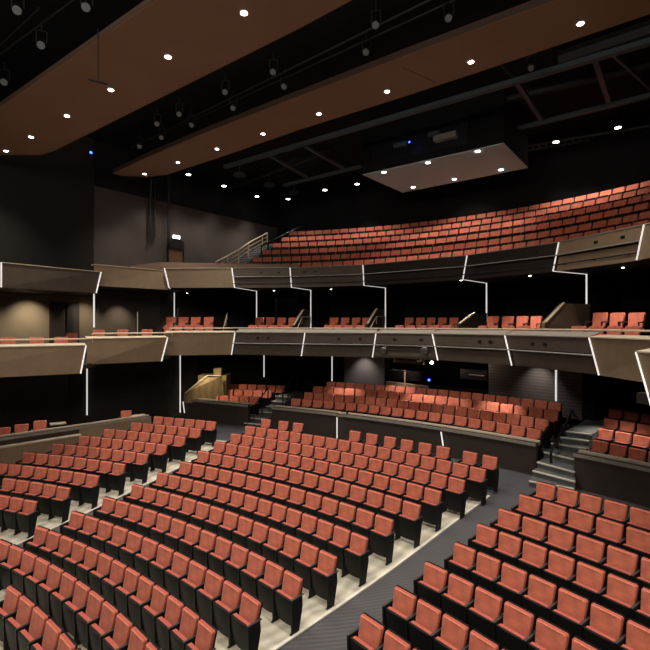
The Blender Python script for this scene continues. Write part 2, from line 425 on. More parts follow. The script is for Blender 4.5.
for (i, R, z, s, t0, umin) in B:
    k0 = 0
    while True:
        x, y = pol(CB, R, t0+(k0-1)*s/R)
        if 325+F*x/y < umin: break
        k0 -= 1
    k1 = 0
    while True:
        th = t0+(k1+1)*s/R; x, y = pol(CB, R, th)
        if th > 1.45 or 325+F*x/y > 668: break
        k1 += 1
    BT.append((t0+k0*s/R, t0+k1*s/R))
    for k in range(k0, k1+1):
        th = t0+k*s/R; x, y = pol(CB, R, th); far_seat(x, y, Z(z-SH), th, s)
tag(far.obj('distant_theatre_seats', [RED, BLK]), 'distant rows of small folded red seats filling the balcony and the back of the parterre', 'seats', 'distant seats', 'stuff')

# ------------------------------------------------------------------ balcony tiers, slabs
mb = MB()
for j, (i, R, z, s, t0, um) in enumerate(B):
    R0 = R-(.75 if j == 0 else R-B[j-1][1]-.14); R1 = R+.14 if j < 5 else R+.9
    sector(mb, CB, R0, R1, BT[j][0]-.022, 1.5, 1.9, z-SH, 24)
struct('floor_balcony_tiers', mb, TIERF)

def tang(pt, u, c):
    """slide pt along the tangent round c until it stands at column u"""
    r = Vector((pt[0]-c[0], pt[1]-c[1])).normalized(); t = Vector((r.y, -r.x)); a = (u-325)/F
    k = (a*pt[1]-pt[0])/(t.x-a*t.y); return (pt[0]+t.x*k, pt[1]+t.y*k)
UT = 2.80; UB = UT-.97; LT = -.31; LB = -1.31
def upt(u, v, z=UT): return at_z(u, v, z)
UJ = [(upt(164.5, 268.0), 169.2), (upt(232, 267.7), 234.6), (upt(290, 267.4), 291.5), (upt(363, 264.6), 364), (upt(467.2, 255), 463), (upt(559, 241.7), 553.3), (upt(644.4, 224), 637)]
LJb = [(-6.95, 20.75), (-4.12, 21.37), (-.99, 20.46), (1.95, 19.6), (4.2, 17.95), (6.03, 15.65), (7.15, 12.63)]
LJu = [165, 235, 305, 376, 432.4, 505, 589.4]
LJbu = [161, 231.5, 301.5, 372.6, 438, 512, 599.4]
LJ = []
for p, u, ub in zip(LJb, LJu, LJbu):
    LJ.append((tang(p, u, CP), ub))
# front panels
def away(a, b):
    d = Vector((b[0]-a[0], b[1]-a[1])).normalized(); n = Vector((-d.y, d.x)); return n if n.y > 0 or (n.x > 0 and abs(n.y) < .8) else -n
def front_panel(name, Ta, Tb, Ba, Bb, zt, zb, kind, label, group, led=True, m=None, ledge=.45, leds=(0, 1)):
    """Ta,Tb top corners in plan, Ba,Bb bottom corners; kind plain | technical"""
    root = empty(name, ((Ta[0]+Tb[0])/2, (Ta[1]+Tb[1])/2, Z(zb)), 0, label, 'balcony front', group)
    ox, oy, oz = root.location
    n = away(Ta, Tb); n3 = Vector((n.x, n.y, 0))
    V = lambda p, z: Vector((p[0]-ox, p[1]-oy, Z(z)-oz))
    mixp = lambda a, b, t: (a[0]+(b[0]-a[0])*t, a[1]+(b[1]-a[1])*t)
    def board(nm, t0, t1, back, m, th=.07):
        """band of the face from fraction t0 (top) to t1 (bottom)"""
        z0, z1 = zt+(zb-zt)*t0, zt+(zb-zt)*t1
        a, b, c, d = mixp(Ta, Ba, t0), mixp(Tb, Bb, t0), mixp(Tb, Bb, t1), mixp(Ta, Ba, t1)
        pts = [V(a, z0)+n3*back, V(b, z0)+n3*back, V(c, z1)+n3*back, V(d, z1)+n3*back]
        q = MB(); q.hexa(pts+[p+n3*th for p in pts]); return q.obj(nm, m, root)
    if kind == 'plain': board('face_board', 0, 1, 0, m or BEIGE)
    else:
        fb = board('upper_board', 0, .46, 0, m or BROWN)
        board('lower_board', .5, 1, .12, m or BROWN)
        q = MB()
        for t in (.44,): 
            a, b = mixp(Ta, Ba, t), mixp(Tb, Bb, t); z = zt+(zb-zt)*t
            p = [V(a, z), V(b, z), V(b, z)+n3*.3, V(a, z)+n3*.3]; q.hexa([x+Vector((0, 0, -.03)) for x in p]+p)
        q.obj('shelf_board', DBRN, root)
        for t in ((.49,) if zt < 0 else (.47, .80)):
            a, b = mixp(Ta, Ba, t), mixp(Tb, Bb, t); z = zt+(zb-zt)*t; off = -n3*.07
            q = MB(); q.tube(V(a, z)+off, V(b, z)+off, .021, 8); pp = q.obj('lighting_rail', PIPE if t < .6 else BPIPE, root, True)
            q = MB()
            for w in (.12, .5, .88):
                c = V(mixp(a, b, w), z); q.bar(c+off, c+n3*.12, .03)
            q.obj('rail_bracket', BPIPE, pp)
        q = MB()
        rnd = random.Random(hash(label) % 1000)
        for w in rnd.sample([.2, .35, .5, .66, .8], 2):
            t = .26; a, b = mixp(Ta, Ba, t), mixp(Tb, Bb, t); z = zt+(zb-zt)*t; c = V(mixp(a, b, w), z); dd = (V(b, z)-V(a, z)).normalized()*.07
            h = Vector((0, 0, .045)); q.hexa([c-dd-h-n3*.012, c+dd-h-n3*.012, c+dd+h-n3*.012, c-dd+h-n3*.012, c-dd-h+n3*.01, c+dd-h+n3*.01, c+dd+h+n3*.01, c-dd+h+n3*.01])
        q.obj('socket_plates', METAL, root)
    q = MB()
    a, b = V(Ta, zt)-n3*.03, V(Tb, zt)-n3*.03; h = Vector((0, 0, .03))
    r3 = Vector((0, 0, .13 if (zt < 0 and kind != 'plain') else (.06 if zt < 0 else 0))); q.hexa([a-h, b-h, b+n3*ledge-h+r3, a+n3*ledge-h+r3, a, b, b+n3*ledge+r3, a+n3*ledge+r3]); q.obj('top_ledge', CAP if kind == 'plain' else CAPG, root)
    if led:
        for w, (T, Bm) in enumerate(((Ta, Ba), (Tb, Bb))):
            if w in leds:
                led_bar('light_strip', V(T, zt)-n3*.02+Vector((0, 0, -.02)), V(Bm, zb)-n3*.02, .034*(abs(V(Bm, zb).y+oy)/14)**.5, parent=root)
    return root
def bottoms(J, z, c):
    return [tang(p, ub, c) for p, ub in J]
UBt = bottoms(UJ, UB, CB); LBt = bottoms(LJ, LB, CP)
GU, GL = 'front panels of the upper tier', 'front panels of the lower tier'
names = ['plain beige panel', 'brown panel with pipes', 'dark brown panel with pipes', 'long dark centre panel with one pipe', 'dark panel with pipe', 'beige brown panel with pipes beside right edge']
ulab = ['plain beige upper-tier front panel below the stair railing', 'upper-tier front panel with two pipes, first right of the plain beige one', 'dark upper-tier front panel with pipes, second right of the plain beige one', 'long dark centre front panel under the balcony seats', 'upper-tier front panel with pipe, first right of the long centre one', 'lighter brown upper-tier front panel with pipes next to the right edge']
for k in range(6):
    front_panel('balcony_front_panel', UJ[k][0], UJ[k+1][0], UBt[k], UBt[k+1], UT, UB, 'plain' if k == 0 else 'technical', ulab[k], GU, m=BEIGE if k in (0, 5) else (DBRN if k in (3, 4) else BROWN), leds=(1,) if k else (0, 1))  # middle pair gets the darker board: unlit look put into the colour
e = (9.3, 10.2)
front_panel('balcony_front_panel', UJ[6][0], e, UBt[6], (e[0], e[1]), UT, UB, 'plain', 'plain beige upper-tier front panel cut by the right edge', GU, leds=())
# stepped side boxes of the upper tier
uB = [at_z(95, 264, 2.72), at_z(164, 268.9, 2.78)]
front_panel('balcony_front_panel', uB[0], (uB[1][0]-.03, uB[1][1]-.03), (uB[0][0], uB[0][1]), tang(uB[1], 168.5, CB), 2.72, 1.75, 'plain', 'short beige upper-tier front panel left of the plain one, above its darker neighbour', GU, leds=())
uA = [at_z(1, 262, 2.36), at_z(100.8, 271.5, 2.36)]
front_panel('balcony_front_panel', uA[0], uA[1], uA[0], tang(uA[1], 96, CB), 2.36, 1.41, 'plain', 'brownish upper-tier front panel at the far left, lowest step', GU, m=BROWN, leds=(0, 1))
llab = ['beige lower-tier front panel with bright ledge below four box chairs', 'lower-tier front panel with rail, first right of the beige ones', 'lower-tier front panel with rail, second right of the beige ones', 'centre lower-tier front panel above the control booth', 'lower-tier front panel with rail, first right of the centre one', 'lower-tier front panel with rail and square plate beside the right plain one']
for k in range(6):
    front_panel('balcony_front_panel', LJ[k][0], LJ[k+1][0], LBt[k], LBt[k+1], LT, LB, 'plain' if k == 0 else 'technical', llab[k], GL, m=BEIGE if k == 0 else None, leds=(1,))
e = (7.38, 9.7)
front_panel('balcony_front_panel', LJ[6][0], e, LBt[6], e, LT, LB, 'plain', 'plain beige lower-tier front panel near the right edge', GL, leds=())
bR = [at_z(636.5, 351, -.5), (6.7, 6.5)]
front_panel('balcony_front_panel', bR[0], bR[1], tang(bR[0], 652, CP), bR[1], -.5, -1.5, 'plain', 'plain beige lower-tier front panel cut by the right edge', GL, leds=(0,))
lB = [(-9.02, 18.37), tang((-6.72, 20.12), 167.5, CP)]
front_panel('balcony_front_panel', lB[0], lB[1], lB[0], tang(lB[1], 161.4, CP), -.50, -1.5, 'plain', 'beige lower-tier front panel with bright ledge, middle of the three plain ones at left', GL, leds=(1,))
lA = [(-12.6, 14.2), at_z(86, 344.8, -.69)]
front_panel('balcony_front_panel', lA[0], lA[1], lA[0], tang(lA[1], 80.6, CP), -.69, -1.69, 'plain', 'beige lower-tier front panel at the far left, lowest step', GL, leds=(1,))

# slabs behind the fronts
def slab_strip(name, pts, outs, z0, z1, m):
    q = MB()
    for (a, b), (c, d) in zip(zip(pts, pts[1:]), zip(outs, outs[1:])): q.prism([a, b, d, c], Z(z0), Z(z1))
    return struct(name, q, m)
def inner(pts, d=.3):
    out = []
    for p in pts:
        r = Vector((p[0]+9, p[1]-4)).normalized(); out.append((p[0]+r.x*d, p[1]+r.y*d))
    return out
lp = inner([p for p in LBt]+[(7.38, 9.7), (7.4, 4)]); cp_out = [(-9.6, 30.4), (-6.4, 32.5), (-2.5, 33.5), (6, 28.5), (14, 22), (19, 19), (21, 15), (22, 9), (22, 4)]
slab_strip('floor_lower_tier', lp, cp_out, LB+.03, -1.1, BLKW)
up = inner([p for p in UBt]+[(9.3, 10.2), (9.2, 5)])
slab_strip('floor_upper_tier', up, cp_out, UB+.02, UB+.06, BLKW)
q = MB(); q.prism([(lB[0][0]-.0, lB[0][1]+.3), (lB[1][0]-.22, lB[1][1]+.24), (-6.7, 21.2), (-8.9, 28.2), (-12, 24)], Z(-1.46), Z(-1.28)); 
q.prism([(lA[0][0]-.1, lA[0][1]+.3), (lA[1][0]-.35, lA[1][1]+.1), (-8.95, 18.9), (-11.9, 24.2), (-17, 17.4)], Z(-1.62), Z(-1.45)); struct('floor_left_boxes', q, DBRN)
q = MB(); q.prism([(uA[0][0]-.1, uA[0][1]+.2), (uA[1][0]-.25, uA[1][1]+.1), (-10.4, 22.4), (-12.3, 23.9), (-16, 19)], Z(1.43), Z(1.6)); q.prism([(uB[0][0], uB[0][1]+.2), (uB[1][0]-.15, uB[1][1]+.15), (-7.2, 25.0), (-9, 28), (-12, 24)], Z(1.77), Z(1.9)); struct('floor_left_galleries', q, DBRN)
q = MB(); q.prism([bR[0], bR[1], (9, 6.5), (9, 10), (7.5, 10)], Z(-1.5), Z(-1.3)); struct('floor_right_box', q, DBRN)

# ------------------------------------------------------------------ outer walls and ceiling
def wline(t): return (CORNER[0]-AX[0]*t, CORNER[1]-AX[1]*t)
def bline(s): return (CORNER[0]+BX[0]*s, CORNER[1]+BX[1]*s)
CZ = 9.3
def wall_z(u, v): x, y = wall_pt(u); return -(v-325)/F*y
def on_wall(mb, u0, u1, z0, z1, d0, d1, m=0):
    a, b = wall_pt(u0, d0), wall_pt(u1, d0); c, d = wall_pt(u1, d1), wall_pt(u0, d1); mb.prism([a, b, c, d], Z(z0), Z(z1), m)
def wall_pt(u, off=.02):
    a = (u-325)/F; t = (CORNER[0]-a*CORNER[1])/(AX[0]-a*AX[1]); x, y = wline(t); return (x+BX[0]*off, y+BX[1]*off)
q = MB(); a, b = wline(0), wline(40)
nn = (-.794*.3, .608*.3)
q.prism([a, b, (b[0]+nn[0], b[1]+nn[1]), (a[0]+nn[0], a[1]+nn[1])], Z(-7), Z(CZ)); struct('wall_left', q, WALLM)
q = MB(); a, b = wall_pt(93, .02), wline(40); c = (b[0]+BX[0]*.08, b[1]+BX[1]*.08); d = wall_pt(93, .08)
q.prism([a, b, c, d], Z(1.5), Z(CZ)); struct('wall_left_shade', q, mat('shaded_wall_tone', (.018, .015, .013), .9))  # dark sheet over the wall; its fading light is put into the colour
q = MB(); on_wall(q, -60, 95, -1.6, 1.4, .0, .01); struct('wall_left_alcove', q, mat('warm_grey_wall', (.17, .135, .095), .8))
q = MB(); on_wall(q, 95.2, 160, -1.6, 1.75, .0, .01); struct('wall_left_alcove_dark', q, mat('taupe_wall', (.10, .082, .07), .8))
q = MB(); a, b = bline(-.3), bline(34); nb = (.608*.3, .794*.3)
q.prism([a, b, (b[0]+nb[0], b[1]+nb[1]), (a[0]+nb[0], a[1]+nb[1])], Z(-7), Z(CZ)); struct('wall_back', q, BLKW)
q = MB(); q.prism([(-30, -5), (28, -5), (28, 40), (-30, 40)], Z(CZ), Z(CZ+.2)); struct('ceiling', q, BLKW)
# parterre back wall
q = MB()
def ring_wall(q, c, R, t0, t1, z0, z1, n=16, th=.15): sector(q, c, R, R+th, t0, t1, z0, z1, n)
RB = 23.45
ring_wall(q, CP, RB, .34, .445, -5, -1.28); ring_wall(q, CP, RB, .54, .55, -5, -1.28, 2); ring_wall(q, CP, RB, .55, .765, -5, -2.9); 
ring_wall(q, CP, 25.1, -.35, .34, -5, -1.28); ring_wall(q, CP, 25.1, .95, 1.6, -5, -1.28)
for t in (.34, .944):
    a, b = pol(CP, RB, t), pol(CP, 25.25, t); a2, b2 = pol(CP, RB, t+.006), pol(CP, 25.25, t+.006); q.prism([a, a2, b2, b], Z(-5), Z(-1.28))
struct('wall_parterre_back', q, BLKW)
q = MB(); ring_wall(q, CP, RB-.02, .445, .54, -3.6, -1.28); struct('wall_parterre_grey', q, mat('grey_painted_wall', (.13, .11, .11), .8))
q = MB(); ring_wall(q, CP, RB-.02, .765, .93, -3.6, -1.28); struct('wall_parterre_slatted', q, WASH)
q = MB(); ring_wall(q, CP, RB-.02, .93, .944, -5, -1.28, 2); struct('wall_parterre_end', q, BLKW)
q = MB(); ring_wall(q, CP, 26.2, .50, .80, -5, -1.28, 8)
struct('wall_booth_back', q, BLKW)
# lower left wall
wl = [(-17, 15.3), (-12.15, 22.9), (-7.5, 25.05)]
q = MB()
for a, b in zip(wl, wl[1:]):
    n = away(a, b); q.prism([a, b, (b[0]+n.x*.2, b[1]+n.y*.2), (a[0]+n.x*.2, a[1]+n.y*.2)], Z(-6), Z(-1.3))
struct('wall_stalls_left', q, DBRN)
# tier-two back wall, partitions and light strips
RT = 25.2
q = MB(); sector(q, CP, RT, RT+.15, .30, 1.5, -1.1, UB, 24); struct('wall_box_back', q, BLKW)
LD = [(174.3, 291.7, 325.5), (256.6, 291, 330), (310.8, 290, 330), (385.4, 287.7, 330), (486.5, 283, 322), (586.5, 274, 322)]
dn = ['first', 'second', 'third', 'fourth', 'fifth', 'sixth']
q = MB()
for k, (u, v, v2) in enumerate(LD):
    x, y = at_z(u, v, UB); d = Vector((x-CP[0], y-CP[1])).normalized(); t = Vector((d.y, -d.x))*.05
    a = (x+d.x*.04, y+d.y*.04); b = pol(CP, RT, math.atan2(d.x, d.y)) if k else (x+d.x*.5, y+d.y*.5)
    q.prism([(a[0]-t.x, a[1]-t.y), (a[0]+t.x, a[1]+t.y), (b[0]+t.x, b[1]+t.y), (b[0]-t.x, b[1]-t.y)], Z(-1.12), Z(UB))
    zb = -(v2-325)/F*y
    led_bar('light_strip', (x, y, Z(UB)), (x, y, Z(zb)), .045, f'tall vertical light strip between boxes, {dn[k]} from the left of the upper row', 'vertical light strips behind the boxes')
    J = UBt[k if k < 6 else 5]
    J = UBt[[0, 1, 2, 3, 4, 5][k]]
    led_bar('light_strip', (J[0], J[1], Z(UB)), (x, y, Z(UB-.01)), .028, f'sloping ceiling light strip leading to the {dn[k]} vertical strip', 'light strips under the upper tier')
struct('wall_box_partitions', q, BLKW)
x, y = at_z(94, 293.5, 1.41); led_bar('light_strip', (x, y, Z(1.4)), (x, y, Z(-.1)), .055, 'vertical light strip in the left side box beside the dark doorway', 'vertical light strips behind the boxes')
for (u, c, R, v0, v1, lab) in ((264, CP, 25.05, 354, 377, 'lower vertical light strip above the left group of parterre seats'), (332, CP, RB-.05, 355, 381, 'lower vertical light strip left of the washed grey wall'), (556, CP, RB-.05, 367, 401, 'lower vertical light strip by the right parterre stairs')):
    x, y = on_ring(u, c, R); zz = lambda v: -(v-325)/F*y
    led_bar('light_strip', (x, y, Z(max(zz(v0), -4))), (x, y, Z(zz(v1))), .055, lab, 'vertical light strips under the lower tier')
x, y = -7.45, 24.95; led_bar('light_strip', (x, y, Z(-1.5)), (x, y, Z(-4.5)), .05, 'long vertical light strip left of the lit plywood stair wall', 'vertical light strips under the lower tier')
a = (87-325)/F; x, y = a*23.15, 23.15; led_bar('light_strip', (x+.0, y, Z(-1.6)), (x, y, Z(-4.3)), .05, 'long vertical light strip on the dark wall at the left', 'vertical light strips under the lower tier')

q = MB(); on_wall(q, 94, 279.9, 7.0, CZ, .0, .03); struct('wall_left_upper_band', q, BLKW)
# ------------------------------------------------------------------ left parterre box wall
lw = [at_z(-40, 443.5, -4.0), at_z(0, 438, -4.0), at_z(79, 426.5, -4.0), at_z(130, 419, -4.0), at_z(151, 416.2, -4.0)]
wall_run('wall_left_box', lw, -6.4, -4.0, .15, BRNW, True, .3)
# pale cladding
def cladding(name, pts, z0, z1, off, m):
    q = MB()
    for a, b in zip(pts, pts[1:]):
        n = away(a, b); q.prism([(a[0]-n.x*off, a[1]-n.y*off), (b[0]-n.x*off, b[1]-n.y*off), (b[0]-n.x*.002, b[1]-n.y*.002), (a[0]-n.x*.002, a[1]-n.y*.002)], Z(z0), Z(z1))
    return struct(name, q, m)
cladding('wall_left_box_cladding', lw[2:], -6.4, -4.06, .05, BEIGE)
cladding('wall_left_box_low_panel', lw[:3], -6.4, -4.32, .25, BEIGE)
cladding('trim_3', lw[:3], -4.32, -4.27, .27, CAP)

# ------------------------------------------------------------------ stairs
def steps(name, noses, zs, m=TREAD, last=1.0):
    """noses: list of ((x,y),(x,y)) left/right ends of each step's front edge"""
    q = MB(); s2 = MB()
    for k, ((a, b), z) in enumerate(zip(noses, zs)):
        if k+1 < len(noses): c, d = noses[k+1][1], noses[k+1][0]
        else:
            n = away(a, b); c, d = (b[0]+n.x*last, b[1]+n.y*last), (a[0]+n.x*last, a[1]+n.y*last)
        n = away(a, b); q.prism([a, b, (c[0]+n.x*.05, c[1]+n.y*.05), (d[0]+n.x*.05, d[1]+n.y*.05)], Z(zs[0]-.3), Z(z))
        s2.prism([(a[0]-n.x*.02, a[1]-n.y*.02), (b[0]-n.x*.02, b[1]-n.y*.02), (b[0]+n.x*.05, b[1]+n.y*.05), (a[0]+n.x*.05, a[1]+n.y*.05)], Z(z-.03), Z(z+.008))
    o = tag(q.obj(name, m), kind='structure'); s2.obj('step_nosing', NOSE, o); return o
zs = [CROSS+.17*(k+1) for k in range(7)]
px = [((529, 481), (574, 489)), ((532.5, 470.6), (575, 481.5)), ((537, 462), (574.5, 472)), ((544, 452), (574, 459.5)), ((551, 443), (589, 449)), ((560, 437), (589, 441)), ((566, 431), (592, 434.5))]
ns = [(at_z(*a, z), at_z(*b, z)) for (a, b), z in zip(px, zs)]
steps('floor_right_parterre_stairs', ns, zs, last=3)
px = [((244.5, 422.8), (262, 424.5)), ((247, 417.5), (269, 419.5)), ((259, 411.5), (272, 412.5)), ((266, 406), (278, 407)), ((271, 401), (285, 402)), ((276, 396), (290, 397))]
zs = [CROSS+.17*(k+1) for k in range(6)]
ns = [(at_z(*a, z), at_z(*b, z)) for (a, b), z in zip(px, zs)]
steps('floor_left_parterre_stairs', ns, zs, last=2)
def railing(pts, posts, r, m, label, drop=.9, mid=None, name='handrail'):
    """pts: world points of the rail; a thing with rail and posts"""
    o = empty(name, (pts[0][0], pts[0][1], pts[0][2]-drop), 0, label, 'railing')
    org = Vector(o.location)
    q = MB()
    for a, b in zip(pts, pts[1:]): q.tube(Vector(a)-org, Vector(b)-org, r, 8)
    q.obj('top_rail', m, o, True)
    if mid:
        q = MB()
        for mm in mid:
            for a, b in zip(pts, pts[1:]): q.tube(Vector(a)-org-Vector((0, 0, mm)), Vector(b)-org-Vector((0, 0, mm)), r*.7, 6)
        q.obj('lower_rail', m, o, True)
    for p in posts:
        q = MB(); p = Vector(p)-org; q.tube(p, p-Vector((0, 0, drop)), r*.9, 8); q.obj('post', m, o, True)
    return o
def px3(u, v, z): x, y = at_z(u, v, z); return (x, y, Z(z))
def rail_px(lst, Y, m, label, r=.022, drop=.9, mid=None, name='handrail'):
    pts = []
    for (u, v), y in zip(lst, Y):
        x, yy, z = at_y(u, v, y); pts.append((x, yy, Z(z)))
    return railing(pts, pts, r, m, label, drop, mid, name)
rail_px([(551, 452), (557, 440), (563, 428)], [14.9, 15.9, 16.9], METAL, 'black handrail in the middle of the right parterre stairs', r=.045, drop=.95, mid=(.45,))
rail_px([(538, 440), (546, 430), (549, 421)], [15.7, 16.3, 17.0], METAL, 'black handrail at the right end of the parterre rows', r=.04, drop=.8)
rail_px([(566, 425), (570, 414), (575, 405)], [17.2, 18.2, 19.4], METAL, 'black handrail higher up the right stairs', r=.045, drop=1.0, mid=(.45,))
rail_px([(254, 406), (262, 396), (268, 388)], [22.6, 23.6, 24.6], METAL, 'black handrail on the left parterre stairs', r=.03)
rail_px([(283, 390), (288, 383), (297, 372)], [23.6, 24.4, 25.4], METAL, 'black handrail at the left end of the centre parterre rows', r=.03)

# plywood stair wall, lower left
def ply_wall(pix, Y, thick, label, m, rail=True, group=None, name='stair_side_wall'):
    pts = [at_y(u, v, y) for (u, v), y in zip(pix, Y)]
    o = empty(name, (pts[0][0], pts[0][1], Z(min(p[2] for p in pts))), 0, label, 'partition', group); org = Vector(o.location)
    a, b = Vector(pts[0]), Vector(pts[len(pts)//2]); d = (b-a); n = Vector((-d.y, d.x, 0)).normalized()
    if n.y < 0: n = -n
    P = [Vector((p[0], p[1], Z(p[2])))-org for p in pts]; k = len(P)
    q = MB(); q.v = [tuple(p) for p in P]+[tuple(p+n*thick) for p in P]
    q.f = [tuple(range(k)), tuple(2*k-1-i for i in range(k))]+[((i+1) % k, i, k+i, k+(i+1) % k) for i in range(k)]; q.m = [0]*len(q.f)
    q.obj('side_board', m, o)
    if rail:
        q = MB()
        for i in rail: q.bar(P[i]-n*.03+Vector((0, 0, .02)), P[i+1]-n*.03+Vector((0, 0, .02)), .07, .05)
        q.obj('edge_cap', CAP, o)
    return o
ply_wall([(185, 403), (185, 393.5), (206.5, 376), (221.5, 376), (224, 392), (224, 403)], [23.9, 23.9, 24.9, 25.3, 25.4, 25.4], .12, 'brightly lit plywood stair wall with sloping top behind the left parterre seats', PLY, (1, 2))
x0, y0 = at_y(218, 375, 26.0)[:2]
q = MB(); q.box(-.2, .2, -.2, .2, 0, .38); o = q.obj('plywood_pedestal', PLY, None, False, .01); o.location = (x0, y0, Z(-2.68)); tag(o, 'small square plywood pedestal on top of the lit stair wall', 'pedestal')
q = MB(); q.box(x0-1.0, x0+.5, y0-.3, y0+.9, Z(-4.6), Z(-2.68)); struct('floor_stair_landing', q, PLY)

# tier two stair walls
ply_wall([(544.7, 330), (544.7, 323), (563, 303.5), (590, 304), (590, 330)], [15.2, 15.2, 16.2, 17.2, 17.2], .1, 'large brown stair side wall with sloping top in the right box', mat('stair_wall_laminate', (.20, .15, .10), .6), (1,), 'stair side walls in the boxes')
ply_wall([(459, 331), (459, 324), (474, 313), (487, 313), (487, 331)], [18.9, 18.9, 19.8, 20.9, 20.9], .1, 'dark stair side wall left of the fifth vertical light strip', BROWN, (1,), 'stair side walls in the boxes')
ply_wall([(367, 330), (367, 324), (376.5, 309), (384.5, 309), (384.5, 330)], [21.6, 21.6, 22.6, 23.7, 23.7], .1, 'narrow brown stair side wall left of the fourth vertical light strip', BROWN, (1,), 'stair side walls in the boxes')
ply_wall([(293, 330), (293, 326), (303, 310), (310, 310), (310, 330)], [23, 23, 24, 25.2, 25.2], .1, 'narrow brown stair side wall left of the third vertical light strip', BROWN, (1,), 'stair side walls in the boxes')
for (pp, Ys, lab) in (([(370.5, 328), (376.5, 316.5), (385, 316.5)], [21.4, 22.3, 23.6], 'pale handrail in front of the narrow stair wall by the fourth strip'), ([(297.5, 328), (302, 317), (310.5, 317)], [22.8, 23.8, 25], 'pale handrail in front of the narrow stair wall by the third strip'), ([(223.5, 328), (226, 319), (227, 313)], [23.5, 24, 24.6], 'pale handrail beside the dark doorway of the boxes'), ([(137.5, 328), (137.5, 312)], [21.5, 21.51], 'short pale rail end left of the row of four box chairs')):
    rail_px(pp, Ys, RAIL, lab, r=.022, drop=.35)

# box front rails at eye level
def long_rail(pts, z, label, name='box_rail', up=.045):
    o = empty(name, (pts[0][0], pts[0][1], Z(z-up)), 0, label, 'railing', 'rails along the box fronts'); org = Vector(o.location)
    q = MB()
    for a, b in zip(pts, pts[1:]): q.tube(Vector((*a, Z(z)))-org, Vector((*b, Z(z)))-org, .027, 8)
    q.obj('top_rail', RAIL, o, True)
    for p in pts:
        q = MB(); q.tube(Vector((*p, Z(z)))-org, Vector((*p, Z(z-up)))-org, .014, 6); q.obj('post', RAIL, o, True)
rp = inner([p for p, u in LJ], .42)
long_rail([rp[0], rp[1]], LT+.17, 'pale rail on the ledge in front of the four box chairs', up=.11)
for k in range(1, 6): long_rail([rp[k], rp[k+1]], LT+.17, f'thin pale rail above the {dn[k-1]} lower-tier front panel right of the beige ones')
long_rail(inner([LJ[6][0], (7.38, 9.7)], .42), LT+.17, 'thin pale rail above the plain lower-tier panel near the right edge', up=.11)
long_rail(inner([lB[0], lB[1]], .42), -.50+.17, 'thin pale rail above the middle plain panel at left', up=.11)
long_rail(inner([lA[0], lA[1]], .42), -.69+.2, 'thin pale rail above the far left lower-tier panel', up=.13)

# tier two raised floor for the back chairs
q = MB(); sector(q, CP, 20.9, 25.2, .28, 1.30, -1.1, -.62, 20); struct('floor_box_platform', q, TIERF)
# box chairs
def build_chair():
    r = empty('box_chair', (0, 0, 0))
    mb = MB(); slab(mb, outline(.46, .42, .50, .95, .05), lean, [(0, .02), (0, -.035), (.05, -.055), (.4, -.05)]); mb.obj('backrest', RED, r, True)
    mb = MB(); mb.box(-.23, .23, -.46, 0, .40, .48); mb.obj('seat', RED, r, True, .02)
    for s in (-1, 1):
        mb = MB(); mb.bar((s*.26, -.42, .66), (s*.26, .02, .68), .045, .03); mb.bar((s*.26, -.40, .66), (s*.26, -.40, .42), .03); mb.obj('armrest', GRY, r, True)
    for s in (-1, 1):
        for y in (-.40, .0):
            mb = MB(); mb.bar((s*.24, y, 0), (s*.24, y, .42), .032); mb.obj('leg', METAL, r)
    mb = MB(); mb.box(-.25, .25, -.44, .02, .36, .40); mb.obj('seat_frame', METAL, r); return r
chair0 = build_chair(); cfirst = [True]
def chair(u, v, Y, z_floor, face, label, group, wide=1.0):
    o = chair0 if cfirst[0] else copy_tree(chair0); cfirst[0] = False
    x = (u-325)/F*Y; th = math.atan2(x-face[0], Y-face[1]); ztop = -(v-325)/F*Y
    h = (ztop-z_floor)/.95
    o.location = (x, Y, Z(z_floor)); o.rotation_euler = (0, 0, -th); o.scale = (wide, 1, max(.85, min(1.15, h)))
    tag(o, label, 'chair', group); return o
boxes = [([171, 183.4, 195.6, 208.6], 317, 24.2, 'back row above plain beige lower-tier panel'), ([259.4, 270.4, 281.6, 292.4], 317.6, 24.8, 'back row left of the third vertical light strip'),
 ([334, 345, 356, 366], 317.6, 23.6, 'back row left of the fourth vertical light strip'), ([409, 420.2, 431, 442.3, 453.6], 317.6, 21.9, 'back row of centre five-seat box'),
 ([493, 507.5, 522, 536], 316.2, 18.6, 'back row left of the large brown stair wall'), ([599.8, 617, 636.3], 312.6, 15.6, 'back row of the right-hand box')]
fronts = [([168, 178, 188.5, 199, 209], 324.7, 22.3, 'front row above plain beige lower-tier panel'), ([252, 262.5, 273.5, 285], 324.7, 22.6, 'front row left of the third vertical light strip'),
 ([327.5, 337.5, 348.5, 360], 324.9, 21.4, 'front row left of the fourth vertical light strip'), ([399, 410, 421.4, 433.4, 446], 325.2, 19.6, 'front row of centre five-seat box'),
 ([482, 493, 508, 523], 325.6, 16.7, 'front row left of the large brown stair wall'), ([578, 596, 614, 632], 326, 14.2, 'front row of the right-hand box')]
for lst, G, zf in ((boxes, 'box chairs standing in the back rows of the lower tier', -.62), (fronts, 'box chairs standing in the front rows of the lower tier', -1.0)):
    for us, v, Y, where in lst:
        for k, u in enumerate(us):
            dy = -(k-(len(us)-1)/2)*(.10 if u < 230 else .33 if u < 480 else .45 if u < 560 else .5)
            yy = Y+dy
            R = math.hypot((u-325)/F*yy-CP[0], yy-CP[1])
            z0 = zf if zf > -.9 else (-.62 if R > 20.9 else -1.1)
            if zf > -.9 and R < 20.9: z0 = -.62 
            s = (u-us[0]) and (us[k]-us[k-1]) or (us[1]-us[0])
            chair(u, v, yy, z0, CP, f'red box chair, {ORD[k+1]} from left, {where}', G, min(1.1, s/F*yy/.56))
q = MB()
